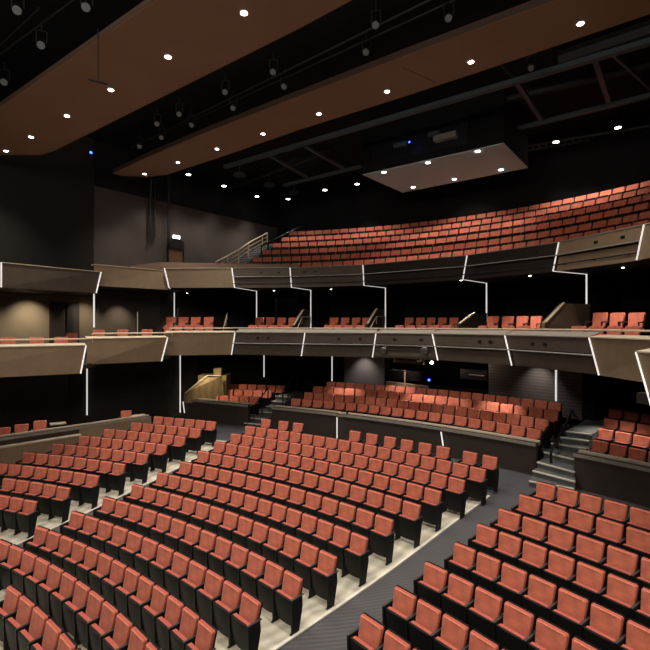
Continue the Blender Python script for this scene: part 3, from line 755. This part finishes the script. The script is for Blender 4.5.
for us, v, Y, w in boxes[-1:]:
    q.prism([at_y(585, 0, 15.6)[:2], at_y(600, 0, 14.9)[:2], at_y(680, 0, 14.6)[:2], at_y(680, 0, 17.5)[:2]], Z(-1.1), Z(-.62))
struct('floor_right_box_platform', q, TIERF)
side = [(8, 337, 17.0, 'first'), (36.6, 337, 17.6, 'second'), (61, 337, 18.2, 'third')]
for u, v, Y, w in side: chair(u, v, Y, -1.45, (-6, 10), f'red box chair seen just above the far left ledge, {w} from the left', 'chairs in the left side boxes')
for u, v, Y, w in ((72, 330.5, 21.9, 'dark one near the doorway'), (99, 329.8, 21, 'left of the middle ledge'), (122.6, 329.6, 21.3, 'centre of the middle ledge'), (147, 329.4, 21.7, 'right of the middle ledge')):
    chair(u, v, Y, -1.28 if u > 80 else -1.45, (-6, 10), f'red box chair above the middle plain panel at left, {w}', 'chairs in the left side boxes')
for u, v, Y, w in ((3, 428, 17.9, 'leftmost and darkest'), (21.5, 424.4, 18.4, 'left one of the lit pair'), (40, 420.9, 19.0, 'right one of the lit pair'), (126, 410.8, 22.0, 'alone at the right end')):
    chair(u, v, Y, -4.75, (-6, 6), f'red chair behind the left parterre parapet, {w}', 'chairs behind the left parterre parapet')
for u, v, Y, w in ((58, 423.4, 19.6, 'beside the lit pair of chairs'), (139, 415.4, 21.8, 'at the right end of the parapet')):
    x, yy, z = at_y(u, v, Y); o = empty('side_table', (x, yy, Z(-4.75)), .6, f'small pale table top behind the left parapet, {w}', 'table', 'pale tables behind the left parapet')
    hgt = z+4.75; q = MB(); q.box(-.28, .28, -.2, .2, hgt-.03, hgt+.02); q.obj('table_top', CAP, o, False, .008)
    q = MB(); q.tube((0, 0, 0), (0, 0, hgt-.03), .03); q.obj('table_leg', METAL, o)
q = MB(); q.prism([lw[0], lw[1], lw[2], lw[4], (-7.0, 22.5), (-8, 25), (-12.5, 23), (-17, 16)], Z(-5.4), Z(-4.75)); struct('floor_left_parterre_box', q, TIERF)

# doors and sign in the left wall
q = MB(); on_wall(q, 168, 182, 2.7, wall_z(175, 241), .0, .06); d1 = struct('door_1', q, mat('brown_door', (.16, .085, .05), .5))
q = MB(); zt = wall_z(175, 241); on_wall(q, 167, 183, zt-.02, zt+.06, 0, .1); on_wall(q, 167, 168, 2.7, zt, 0, .1); on_wall(q, 182, 183, 2.7, zt, 0, .1); on_wall(q, 168, 182, zt-.45, zt-.05, .05, .16); q.obj('door_frame', METAL, d1)
q = MB(); on_wall(q, 172.8, 179, wall_z(176, 239.3), wall_z(176, 235.6), .0, .10); o = q.obj('exit_sign', SIGNM); tag(o, 'small glowing white exit sign above the brown door', 'sign')
q = MB(); on_wall(q, 172.3, 179.5, wall_z(176, 240.3), wall_z(176, 239), .0, .12); q.obj('sign_bracket', METAL, o)
q = MB(); on_wall(q, 49, 79, -.9, wall_z(60, 302), .012, .04); d2 = struct('door_2', q, DBRN)
q = MB(); on_wall(q, 66, 72, -.9, wall_z(60, 303), .0, .12); on_wall(q, 54, 62, wall_z(58, 305), wall_z(58, 302.5), .03, .14); q.obj('door_edge', METAL, d2)
# hanging cables and ladder rails on the side wall
for (u, va, vb, lab) in ((148, 205, 240, 'black hanging cable on the brown wall, leftmost of three'), (152.5, 205, 236, 'black hanging cable on the brown wall, middle of three'), (166, 195, 243, 'black pipe on the brown wall just left of the door')):
    a, b = wall_pt(u, .25), wall_pt(u, .25); q = MB(); q.tube((*a, Z(wall_z(u, va-25))), (*b, Z(wall_z(u, vb))), .075 if u != 152.5 else .05, 8); q.tube((*a, Z(wall_z(u, vb))), (a[0]-.1, a[1]-.1, Z(wall_z(u, vb)-.25)), .06, 8, .03)
    tag(q.obj('wall_cable', METAL, None, True), lab, 'cable', 'cables on the side wall')
# balcony stair at the left: steps, wall rail, post rails
q = MB(); s2 = MB()
for k in range(14):
    t0 = 6.6-.36*k; z = 2.6+.22*k
    a, b = wline(t0), wline(t0-.36); w = 1.5
    q.prism([a, b, (b[0]+BX[0]*w, b[1]+BX[1]*w), (a[0]+BX[0]*w, a[1]+BX[1]*w)], Z(2.0), Z(z))
    s2.prism([(a[0], a[1]), wline(t0-.05), (wline(t0-.05)[0]+BX[0]*w, wline(t0-.05)[1]+BX[1]*w), (a[0]+BX[0]*w, a[1]+BX[1]*w)], Z(z-.02), Z(z+.01))
o = struct('floor_balcony_stairs', q, TREAD); s2.obj('step_nosing', NOSE, o)
pts = [(*wall_pt(u, 1.45), Z(-(v-325)/F*wall_pt(u, 1.45)[1])) for u, v in ((200, 262), (212, 256), (223, 250), (233, 243), (247, 235.5), (252, 233))]
railing(pts, pts, .04, RAIL, 'long sloping handrail of the balcony stairs along the brown wall', 1.0, (.25, .5))
pts = [(*wall_pt(u, 2.6), Z(-(v-325)/F*wall_pt(u, 2.6)[1])) for u, v in ((233, 246), (246, 240), (257, 234.5), (269, 229), (279, 226.5))]
pts = [tuple(Vector(a).lerp(Vector(b), t)) for a, b in zip(pts, pts[1:]) for t in (0, .5)]+[pts[-1]]
railing(pts, pts, .055, METAL, 'dark stepped railing at the left end of the balcony rows', 1.1, (.5,))
# low parapet board behind the plain upper panel
pts = [at_z(131, 264.5, 3.0), at_z(160, 261.2, 3.25), at_z(240, 263.5, 3.1), at_z(300, 264, 2.98)]
q = MB()
zz = [2.95, 3.2, 3.1, 2.95]
for k in range(3):
    a, b = pts[k], pts[k+1]; n = away(a, b)
    q.prism([a, b, (b[0]+n.x*.1, b[1]+n.y*.1), (a[0]+n.x*.1, a[1]+n.y*.1)], Z(2.0), [Z(zz[k]), Z(zz[k+1]), Z(zz[k+1]), Z(zz[k])])
struct('trim_4', q, mat('reddish_brown_board', (.20, .125, .085), .6))

# ------------------------------------------------------------------ control booth
boo = empty('control_booth_counter', (*pol(CP, RB-.3, .62), Z(-4)), 0, 'dark control booth counter with consoles and beige bar behind the parterre', 'control desk')
org = Vector(boo.location)
def P3(u, v, Y): x, y, z = at_y(u, v, Y); return Vector((x, y, Z(z)))-org
def pslab(name, px4, Y, th, m, parent=boo, org=org):
    pts = []
    for (u, v), y in zip(px4, Y): x, yy, z = at_y(u, v, y); pts.append(Vector((x, yy, Z(z)))-org)
    q = MB(); n = Vector((.55, .83, 0)); q.hexa(pts+[p+n*th for p in pts]); return q.obj(name, m, parent)
yA, yB = 23.6, 21.6
pslab('counter_front', [(386, 392), (426, 396), (426, 386.5), (386, 381.5)], (23.8, 22.4, 22.4, 23.8), .3, BEIGE)
pslab('beige_bar', [(393.5, 362.5), (423, 364.8), (423, 360.5), (393.5, 358.5)], (22.6, 21.5, 21.5, 22.6), .15, BEIGE)
pslab('monitor_bank', [(460, 378.5), (487, 380.5), (487, 371), (460, 369)], (22.3, 21.3, 21.3, 22.3), .1, METAL)
pslab('monitor_glow', [(463, 374.5), (484, 376.3), (484, 375.2), (463, 373.6)], (22.25, 21.25, 21.25, 22.25), .02, PIPE)
pslab('console', [(388, 379), (420, 381.5), (420, 372), (388, 370)], (24.3, 23, 23, 24.3), .3, METAL)
pslab('console_top', [(392, 371.3), (406, 373), (406, 370.8), (392, 369)], (24.2, 23.6, 23.6, 24.2), .05, PIPE)
pslab('console_screen', [(401, 373.3), (406, 373.6), (406, 370.5), (401, 370)], (23.9, 23.7, 23.7, 23.9), .03, SCRN)
def small_lamp(name, u, v, Y, r, m, label, cat='light', group=None):
    x, y, z = at_y(u, v, Y); q = MB(); q.tube((0, -.03, 0), (0, .03, 0), r, 12); o = q.obj(name, m, None, True); o.location = (x, y, Z(z)); return tag(o, label, cat, group)
small_lamp('blue_lamp', 429, 380, 22.0, .05, BLUE, 'small glowing blue lamp in the dark control booth opening', group='small blue lamps')
small_lamp('blue_lamp', 91, 152.5, 22, .05, BLUE, 'small blue lamp on the dark ceiling left of the second ceiling panel', group='small blue lamps')
small_lamp('blue_lamp', 409.3, 142, 20.6, .03, BLUE, 'small blue lamp on the hanging projector box', group='small blue lamps')
q = MB(); a_ = P3(396, 350, 19.0); 
pslab('black_display', [(395, 359.5), (420, 361.5), (420, 352.5), (395, 350.5)], (19.7, 18.7, 18.7, 19.7), .12, METAL)
pslab('pale_conduit', [(404, 386), (405.5, 386), (405.5, 372), (404, 372)], (22.9, 22.85, 22.85, 22.9), .04, BEIGE)
def hung_lamp(u, v, Y, r, lit, label):
    x, y, z = at_y(u, v, Y); o = empty('hung_spotlight', (x, y, Z(z)), 0, label, 'stage light', 'spotlights hung at the control booth')
    d = Vector((-.35, -.85, -.35)).normalized(); q = MB(); q.tube(-d*.25, d*.05, r*.7, 12, r); q.obj('lamp_body', PIPE if not lit else METAL, o, True)
    q = MB(); q.tube(d*.05, d*.06, r*.9, 12); q.obj('lamp_lens', LENS if lit else GLASSM, o, True)
    q = MB(); q.tube(-d*.1, -d*.1+Vector((0, 0, .22)), .015, 6); q.obj('clamp', METAL, o)
hung_lamp(383.5, 350, 19.2, .11, False, 'small grey spotlight under the rail left of the black display')
hung_lamp(424, 350.5, 18.2, .13, False, 'small grey spotlight under the rail right of the black display')
hung_lamp(432, 362, 18.6, .07, True, 'small glowing spotlight just below the centre lower-tier panel')
for (u, v, Y, p) in ((405, 366, 23.2, 14), (474, 366, 21.0, 10), (440, 372, 22.0, 4)):  # unseen warm fill lights added to brighten the booth
    x, y, z = at_y(u, v, Y); l = bpy.data.lights.new('booth_fill_light', 'POINT'); l.energy = p; l.shadow_soft_size = .04; l.color = (1, .75, .55); o = bpy.data.objects.new('booth_fill_light', l); COL.objects.link(o); o.location = (x, y, Z(z))
# ------------------------------------------------------------------ clouds
def cloud(name, pix, z, t, label, seams=()):
    pts = [at_z(u, v, z) for u, v in pix]
    q = MB(); q.prism(pts, Z(z), Z(z+t)); o = q.obj(name, [CLOUD]); tag(o, label, 'ceiling panel', 'suspended brown ceiling panels')
    q = MB()
    for a, b in zip(pts, pts[1:]+pts[:1]):
        c = Vector((sum(p[0] for p in pts)/len(pts), sum(p[1] for p in pts)/len(pts)))
        d = (Vector(b)-Vector(a)).normalized(); n = Vector((d.y, -d.x))
        if (Vector(a)-c).dot(n) < 0: n = -n
        n = n*.02; q.prism([a, b, (b[0]+n.x, b[1]+n.y), (a[0]+n.x, a[1]+n.y)], Z(z+.01), Z(z+t+.01))
    q.obj('edge_trim', CLOUDE, o)
    if seams:
        q = MB()
        for (a, b) in seams: q.bar((*at_z(*a, z), Z(z-.001)), (*at_z(*b, z), Z(z-.001)), .025, .006)
        q.obj('panel_joint', CLOUDE, o)
    return o
Z1, Z2 = 7.0, 7.5
cloud('ceiling_panel', [(-60, 150), (0, 155), (41, 155), (55, 150.5), (300, 28), (352, 0), (470, -70), (330, -120), (155, 0), (0, 107), (-60, 146)], Z1, .12, 'large suspended brown ceiling panel at the upper left')
cloud('ceiling_panel', [(113, 173.5), (122, 176), (145, 177), (166, 175), (221, 157), (300, 129.5), (400, 98), (500, 65), (650, 14), (760, -30), (700, -60), (553, 1), (420, 50), (280, 103.5), (200, 135), (150, 156)], Z2, .18, 'long narrow suspended brown ceiling panel crossing the picture', [((402, 67), (436, 82.5))])
# downlights
def spot(x, y, z, power, ang, parent=None, size=.1, col=(1, .93, .84), blend=.6, tgt=None, name='lamp_light'):
    l = bpy.data.lights.new(name, 'SPOT'); l.energy = power; l.spot_size = ang; l.spot_blend = 1.0; l.shadow_soft_size = size; l.color = col
    o = bpy.data.objects.new(name, l); COL.objects.link(o); o.location = (x, y, z)
    if tgt: o.rotation_euler = (Vector(tgt)-Vector((x, y, z))).to_track_quat('-Z', 'Y').to_euler()
    if parent:
        o.location = Vector((x, y, z))-Vector(parent.location); o.parent = parent
    return o
def fixture(x, y, z, label, group, r=.078, power=0, ang=1.9, tgt=None, drop=False, size=.12):
    o = empty('downlight', (x, y, z), 0, label, 'downlight', group)
    q = MB(); n = 16
    q.tube((0, 0, .0), (0, 0, .06 if not drop else .25), r*1.25, n); q.obj('housing', METAL if drop else CLOUDE, o, True)
    q = MB(); q.tube((0, 0, -.012), (0, 0, 0), r, n); q.obj('lens', LENS, o, True)
    if drop:
        q = MB(); q.tube((0, 0, .25), (0, 0, Z(CZ)-z), .02, 6); q.obj('stem', METAL, o)
    if power: spot(x, y, z-.05, power, ang, o, size, tgt=tgt)
    return o
K = 1.7
for k, (u, v) in enumerate([(6, 151), (31, 137), (67, 116), (111, 90), (168, 57), (244, 13)]):
    x, y = at_z(u, v, Z1); fixture(x, y, Z(Z1), f'{ORD[k+1]} downlight from the left in the large upper-left ceiling panel', 'downlights in the large ceiling panel', power=560*K, ang=1.75)
for k, (u, v) in enumerate([(144.5, 174), (178, 162.5), (217, 149), (263, 134), (319, 114), (387, 91.5), (471, 62), (580.5, 23.7)]):
    x, y = at_z(u, v, Z2); fixture(x, y, Z(Z2), f'{ORD[k+1]} downlight from the left in the long narrow ceiling panel', 'downlights in the long ceiling panel', power=560*K, ang=1.75)
nm = ['over the brown door wall, nearest the narrow ceiling panel', 'over the side wall, second toward the corner', 'over the side wall, third toward the corner', 'next to the far corner', 'first right of the far corner', 'left of the hanging white box', 'first right of the hanging white box', 'at the right edge beyond the hanging box']
for k, (u, v) in enumerate([(188.4, 174.6), (224, 186), (257, 196.5), (288, 199), (325, 190), (357, 184), (556, 142), (618, 127.6)]):
    x, y = at_z(u, v, 8.5); fixture(x, y, Z(8.5), 'round ceiling downlight '+nm[k], 'downlights along the walls', power=200*K, ang=1.35, drop=True, r=.13)
# more house lights of the same ceilings outside the frame
for (x, y) in ((2.5, 5.5), (5.5, 3.5), (8.5, 2.0), (6.2, 7.3), (9, 5.2), (-1, 3.5), (-5, 5), (-9, 8), (-12, 11), (-3, 8.5), (3, 1.0)):
    spot(x, y, Z(7.1), 560*K, 1.75, None, .15)
# ------------------------------------------------------------------ hanging projector box
HZ = 7.0
hc = [at_z(362.5, 175, HZ), at_z(402.6, 192.7, HZ), at_z(528, 168, HZ), at_z(503.7, 143.4, HZ)]
hb = empty('projector_box', (*hc[0], Z(HZ)), 0, 'large black hanging projector box with a pale lit underside', 'projector housing'); org2 = Vector(hb.location)
q = MB(); q.prism([(p[0]-org2.x, p[1]-org2.y) for p in hc], .03, 2.1); q.obj('box_body', BLKW, hb)
q = MB(); q.prism([(p[0]-org2.x, p[1]-org2.y) for p in hc], 0, .03); q.obj('pale_underside', WHITE, hb)
def hp(s, h, out): # on the front side between corner 0 and corner 3
    a, b = Vector((*hc[0], 0)), Vector((*hc[3], 0)); p = a.lerp(b, s); n = Vector((-AX[0], -AX[1], 0)); p = p+n*out; return Vector((p.x, p.y, Z(HZ)+h))-org2
def hbox(name, s0, s1, h0, h1, m, d=.06):
    q = MB(); q.hexa([hp(s0, h0, 0), hp(s1, h0, 0), hp(s1, h1, 0), hp(s0, h1, 0), hp(s0, h0, d), hp(s1, h0, d), hp(s1, h1, d), hp(s0, h1, d)]); return q.obj(name, m, hb)
hbox('window_recess', .08, .78, .35, 1.5, METAL, .03); hbox('projector', .57, .72, .62, .86, mat('beige_equipment', (.30, .29, .25), .5), .3)
hbox('speaker_cabinet', .27, .37, .82, 1.0, STEEL, .2); hbox('equipment_bracket', .52, .60, .95, 1.1, STEEL, .15)
for k, (u, v) in enumerate([(384, 172), (428, 162.5), (477.7, 151), (413, 187), (454.4, 179), (501, 169.5)]):
    x, y = at_z(u, v, HZ); fixture(x, y, Z(HZ)-.01, ('front' if k < 3 else 'rear')+f' row downlight under the hanging box, {ORD[k % 3+1]} from the left', 'downlights under the hanging box', power=240*K, ang=1.5, r=.10)
# ------------------------------------------------------------------ steel, pipes, stage lights
def beam(px2, z, w, h, m, label, name='steel_beam', group='steel beams of the grid'):
    (a, b) = px2; q = MB(); q.bar((*at_z(*a, z), Z(z)), (*at_z(*b, z), Z(z)), w, h); return tag(q.obj(name, m), label, 'beam', group)
def pipe(px2, z, r, m, label, name='ceiling_pipe', group='ceiling pipes'):
    (a, b) = px2; q = MB(); q.tube((*at_z(*a, z), Z(z)), (*at_z(*b, z), Z(z)), r, 8); return tag(q.obj(name, m, None, True), label, 'pipe', group)
beam(((225, 167), (700, 27)), 8.2, .22, .16, STEEL, 'long grey steel beam running just beyond the narrow ceiling panel')
beam(((284, 185.5), (362, 166)), 8.2, .2, .15, STEEL, 'grey steel beam left of the hanging box')
beam(((505, 131.5), (700, 83)), 8.2, .2, .15, STEEL, 'grey steel beam right of the hanging box')
for (a, b), l in ((((268, 154), (307, 177)), 'leftmost'), (((305, 145.5), (343, 168)), 'second'), (((516, 81), (543, 121)), 'third'), (((594, 56), (609, 102)), 'fourth')):
    beam((a, b), 8.25, .16, .14, STEEL, f'short grey cross beam between the long beams, {l} from the left')
beam(((611, 53), (660, 98)), 8.3, .08, .08, STEEL, 'thin dark brace at the right edge')
pipe(((500, 63), (520, 84)), 8.3, .05, BPIPE, 'thin dark pipe above the third cross beam')
tr = [((505, 152), (590, 138), 8.7, 'right of the hanging box'), ((590, 138), (700, 120), 8.7, 'at the right edge'), ((240, 206), (318, 204), 8.9, 'near the far corner'), ((318, 204), (380, 191), 8.9, 'left of the hanging box'), ((180, 178), (275, 207), 8.9, 'along the brown wall')]
for a, b, z, l in tr:
    o = empty('cable_tray', (*at_z(*a, z), Z(z)), 0, f'dark slatted cable tray {l}', 'cable tray', 'cable trays under the roof'); org = Vector(o.location)
    A = Vector((*at_z(*a, z), Z(z)))-org; Bv = Vector((*at_z(*b, z), Z(z)))-org; d = (Bv-A).normalized(); n = Vector((d.y, -d.x, 0))*.3
    q = MB(); q.bar(A+n, Bv+n, .05, .1); q.bar(A-n, Bv-n, .05, .1); q.obj('side_rail', STEEL, o)
    q = MB(); Ln = (Bv-A).length; m_ = int(Ln/.28)
    for i in range(m_): c = A+d*(i+.5)*Ln/m_; q.bar(c-n, c+n, .05, .03)
    q.obj('rungs', STEEL, o)
for (u, v, l) in ((239.5, 176, 'leftmost'), (269.5, 186, 'middle'), (294, 193.7, 'rightmost')):
    x, y = at_z(u, v, 8.6); q = MB(); q.tube((0, 0, 0), (0, 0, .15), .36, 24, .30); q.tube((0, 0, .15), (0, 0, .7), .03, 6); o = q.obj('ceiling_loudspeaker', STEEL, None, True); o.location = (x, y, Z(8.6)); tag(o, f'round dark grey ceiling disc loudspeaker, {l} of three', 'loudspeaker', 'round ceiling loudspeakers')
for k, (a, b, z, r, l) in enumerate((((-10, 62), (85, -8), 8.4, .03, 'thin pipe in the top left corner, nearest the large panel'), ((-10, 55), (40, 8), 8.6, .025, 'thin pipe in the top left corner, farthest from the large panel'),
    ((130, 148), (470, -20), 8.3, .03, 'pipe carrying spotlights between the two brown ceiling panels'), ((150, 140), (520, -30), 8.6, .03, 'higher pipe between the two brown ceiling panels'),
    ((470, 108), (700, 52), 8.9, .16, 'dark duct behind the steel beams at the right'), ((560, 60), (680, 20), 8.9, .3, 'wide dark duct at the upper right'), ((225, 190), (330, 150), 9.0, .1, 'dark duct above the far left beams'))):
    pipe((a, b), z, r, BPIPE if r > .1 else BPIPE, l)
def stage_light(u, v, z, label, r=.12, tilt=(-.4, -.3, -1), lit=False):
    x, y = at_z(u, v, z); o = empty('stage_spotlight', (x, y, Z(z)), 0, label, 'stage light', 'stage spotlights on the ceiling pipes')
    d = Vector(tilt).normalized(); toc = (Vector((0, 0, EYE))-Vector((x, y, Z(z)))).normalized(); d = (d*.25+toc*.75).normalized()
    q = MB(); q.tube(d*.02, -d*.35, r, 14, r*.8); q.tube(-d*.35, -d*.5, r*.8, 14, r*.45); q.obj('lamp_body', METAL, o, True)
    q = MB(); q.tube(d*.02, d*.03, r*.92, 14); q.obj('lamp_lens', GLASSM, o, True)
    up = Vector((0, 0, .35)); q = MB(); s = d.cross(Vector((0, 0, 1))).normalized()*(r+.02)
    q.bar(-d*.15+s, -d*.15+s+up, .03, .015); q.bar(-d*.15-s, -d*.15-s+up, .03, .015); q.bar(-d*.15-s+up, -d*.15+s+up, .03, .02); q.tube(-d*.15+up, -d*.15+up+Vector((0, 0, .25)), .02, 6); q.obj('yoke', METAL, o)
sl = [(86, 7, 'top left, nearest the large panel edge'), (41, 45, 'top left, second down the pipe'), (4, 82, 'top left, lowest at the left edge'), (17, 10, 'top left corner, high up'),
 (225, 92, 'between the panels, upper one of the left-centre pair'), (233, 108, 'between the panels, lower one of the left-centre pair'), (179, 114, 'between the panels, above the second downlight'), (191.5, 125, 'between the panels, just right of its dim neighbour'),
 (157, 124, 'between the panels, dim one toward the left'), (161.5, 137.5, 'between the panels, small bright lens at left'), (139.5, 146.5, 'between the panels, leftmost and faint'), (273, 72, 'between the panels, bright round lens'), (284, 86.5, 'between the panels, square lens below the bright one'),
 (375.5, 25, 'upper centre, left one'), (366, 52, 'upper centre, lower one'), (448.5, 18, 'upper right, beside the top edge'), (531, 68, 'right of the narrow panel, over the third cross beam')]
for k, (u, v, l) in enumerate(sl): stage_light(u, v, 7.9 if k > 3 else 7.7, 'black stage spotlight, '+l, .10 if k > 3 else .11)
# small hanging rod on the large panel
x, y = at_z(98, 82, 5.75); o = empty('hanging_microphone_bar', (x, y, Z(5.75)), 0, 'thin black bar hanging on a rod below the large ceiling panel', 'microphone bar')
q = MB(); q.tube((0, 0, 0), (0, 0, 1.25), .016, 6); q.obj('rod', METAL, o); q = MB(); q.bar((-.17, -.12, 0), (.17, .12, 0), .04, .03); q.obj('bar', METAL, o)
# spotlights under the tiers
def puck(u, v, z, label, power, ang=1.5, tgt=None):
    x, y = at_z(u, v, z); o = empty('soffit_spotlight', (x, y, Z(z)), 0, label, 'downlight', 'small spotlights under the tiers')
    q = MB(); q.tube((0, 0, 0), (0, 0, .05), .06, 12); q.obj('housing', METAL, o, True); q = MB(); q.tube((0, 0, -.01), (0, 0, 0), .045, 12); q.obj('lens', LENS, o, True)
    if power: spot(x, y, Z(z)-.04, power, ang, o, .05, tgt=(Vector(tgt)-Vector((x, y, Z(z)-.04))+Vector((x, y, Z(z)-.04))) if tgt else None)
zs_ = UB-.02
for u, v, l in ((187, 293.2, 'first'), (274, 290.5, 'second'), (331, 289.3, 'third'), (461, 280.5, 'fourth'), (530, 275.8, 'fifth'), (623, 267.5, 'sixth')):
    puck(u, v, zs_, f'tiny spotlight under the upper tier, {l} from the left', 150*K)
# lights recessed under the lower tier over the parterre rows
for R, ths, zz in ((19.2, (.42, .52, .62, .72, .82, .92), LB), (22.0, (.46, .58, .68, .78, .88), LB), (20.6, (.17, .25), LB), (20.8, (1.02, 1.1), LB)):
    for t in ths:
        x, y = pol(CP, R, t); spot(x, y, Z(zz)-.05, 18*K, 1.9, None, .06)
for R, t, p in ((21.3, .49, 420), (22.2, .60, 260), (21.3, .67, 520), (21.4, .73, 300), (21.3, .83, 560), (20.3, .90, 90), (22.0, .275, 260), (21.8, 1.01, 420), (21.8, 1.08, 260), (20.6, .59, 80), (20.6, .76, 80)):
    x, y = pol(CP, R, t); spot(x, y, Z(LB)-.05, p, 1.1, None, .04)
# grazing lamps on the washed walls and the plywood stair wall
for t in (.495, .86):
    x, y = pol(CP, RB-.7, t); tx, ty = pol(CP, RB, t); spot(x, y, Z(LB)-.1, 90, 1.6, None, .05, tgt=(tx, ty, Z(-2.9)))
spot(-5.9, 23.9, Z(-1.4), 240, 1.7, None, .05, tgt=(-5.9, 25.2, Z(-3)), col=(1, .82, .55))
for u, off, p, zt_ in ((28, 1.3, 300, -.2), (82, 1.3, 160, -.2), (118, 1.1, 130, -.3), (-25, 1.3, 120, -.3)):
    x, y = wall_pt(u, off); tx, ty = wall_pt(u, 0); spot(x, y, Z(1.30), p, 1.5, None, .05, tgt=(tx, ty, Z(zt_)), col=(1, .84, .62))
for u in (150, 195, 235): x, y = wall_pt(u, 1.6); spot(x, y, Z(6.6), 130, 2.2, None, .4, tgt=(*wall_pt(u, 0), Z(3.2)))
for R, t, p in ((19.6, .42, 1200), (19.8, .68, 1250), (20.6, .95, 1500), (17.5, .55, 500), (19.4, .22, 800)):  # unseen spots added near the ceiling to brighten the balcony rows
    x, y = pol(CB, R, t); spot(x, y, Z(9.1), p, 1.5, None, .08)
# unseen area lights added out in front to brighten the panels
def area(x, y, z, tx, ty, tz, size, power, col=(1, .9, .78)):
    l = bpy.data.lights.new('front_fill_light', 'AREA'); l.energy = power; l.size = size; l.color = col; o = bpy.data.objects.new('front_fill_light', l); COL.objects.link(o)
    o.location = (x, y, z); o.rotation_euler = (Vector((tx, ty, tz))-Vector((x, y, z))).to_track_quat('-Z', 'Y').to_euler(); return o
for (x, y, p) in ((-11.0, 18.6, 130), (-9.2, 20.6, 130), (-8.0, 21.6, 90)): spot(x, y, Z(-1.75), p, 2.2, None, .08)  # unseen spots added under the left boxes for the dim chairs and wall
area(-9, 2, Z(6.5), 0, 22, Z(0), 3, 520)
area(2, -3, Z(6.5), -5, 20, Z(-1), 3, 400)

w = bpy.data.worlds.new('hall_air'); bpy.context.scene.world = w; w.use_nodes = True
w.node_tree.nodes['Background'].inputs[0].default_value = (1, .95, .9, 1); w.node_tree.nodes['Background'].inputs[1].default_value = .008
cam = bpy.data.cameras.new('camera'); co = bpy.data.objects.new('camera', cam); COL.objects.link(co)
cam.sensor_width = 36; cam.lens = F/650*36; co.location = (0, 0, EYE); co.rotation_euler = (pi/2, 0, 0); cam.clip_end = 200
sc = bpy.context.scene; sc.camera = co
sc.view_settings.view_transform = 'Standard'; sc.view_settings.look = 'None'; sc.view_settings.gamma = 1; sc.view_settings.exposure = 0
sc.cycles.use_denoising = True
sc.cycles.max_bounces = 5; sc.cycles.diffuse_bounces = 3
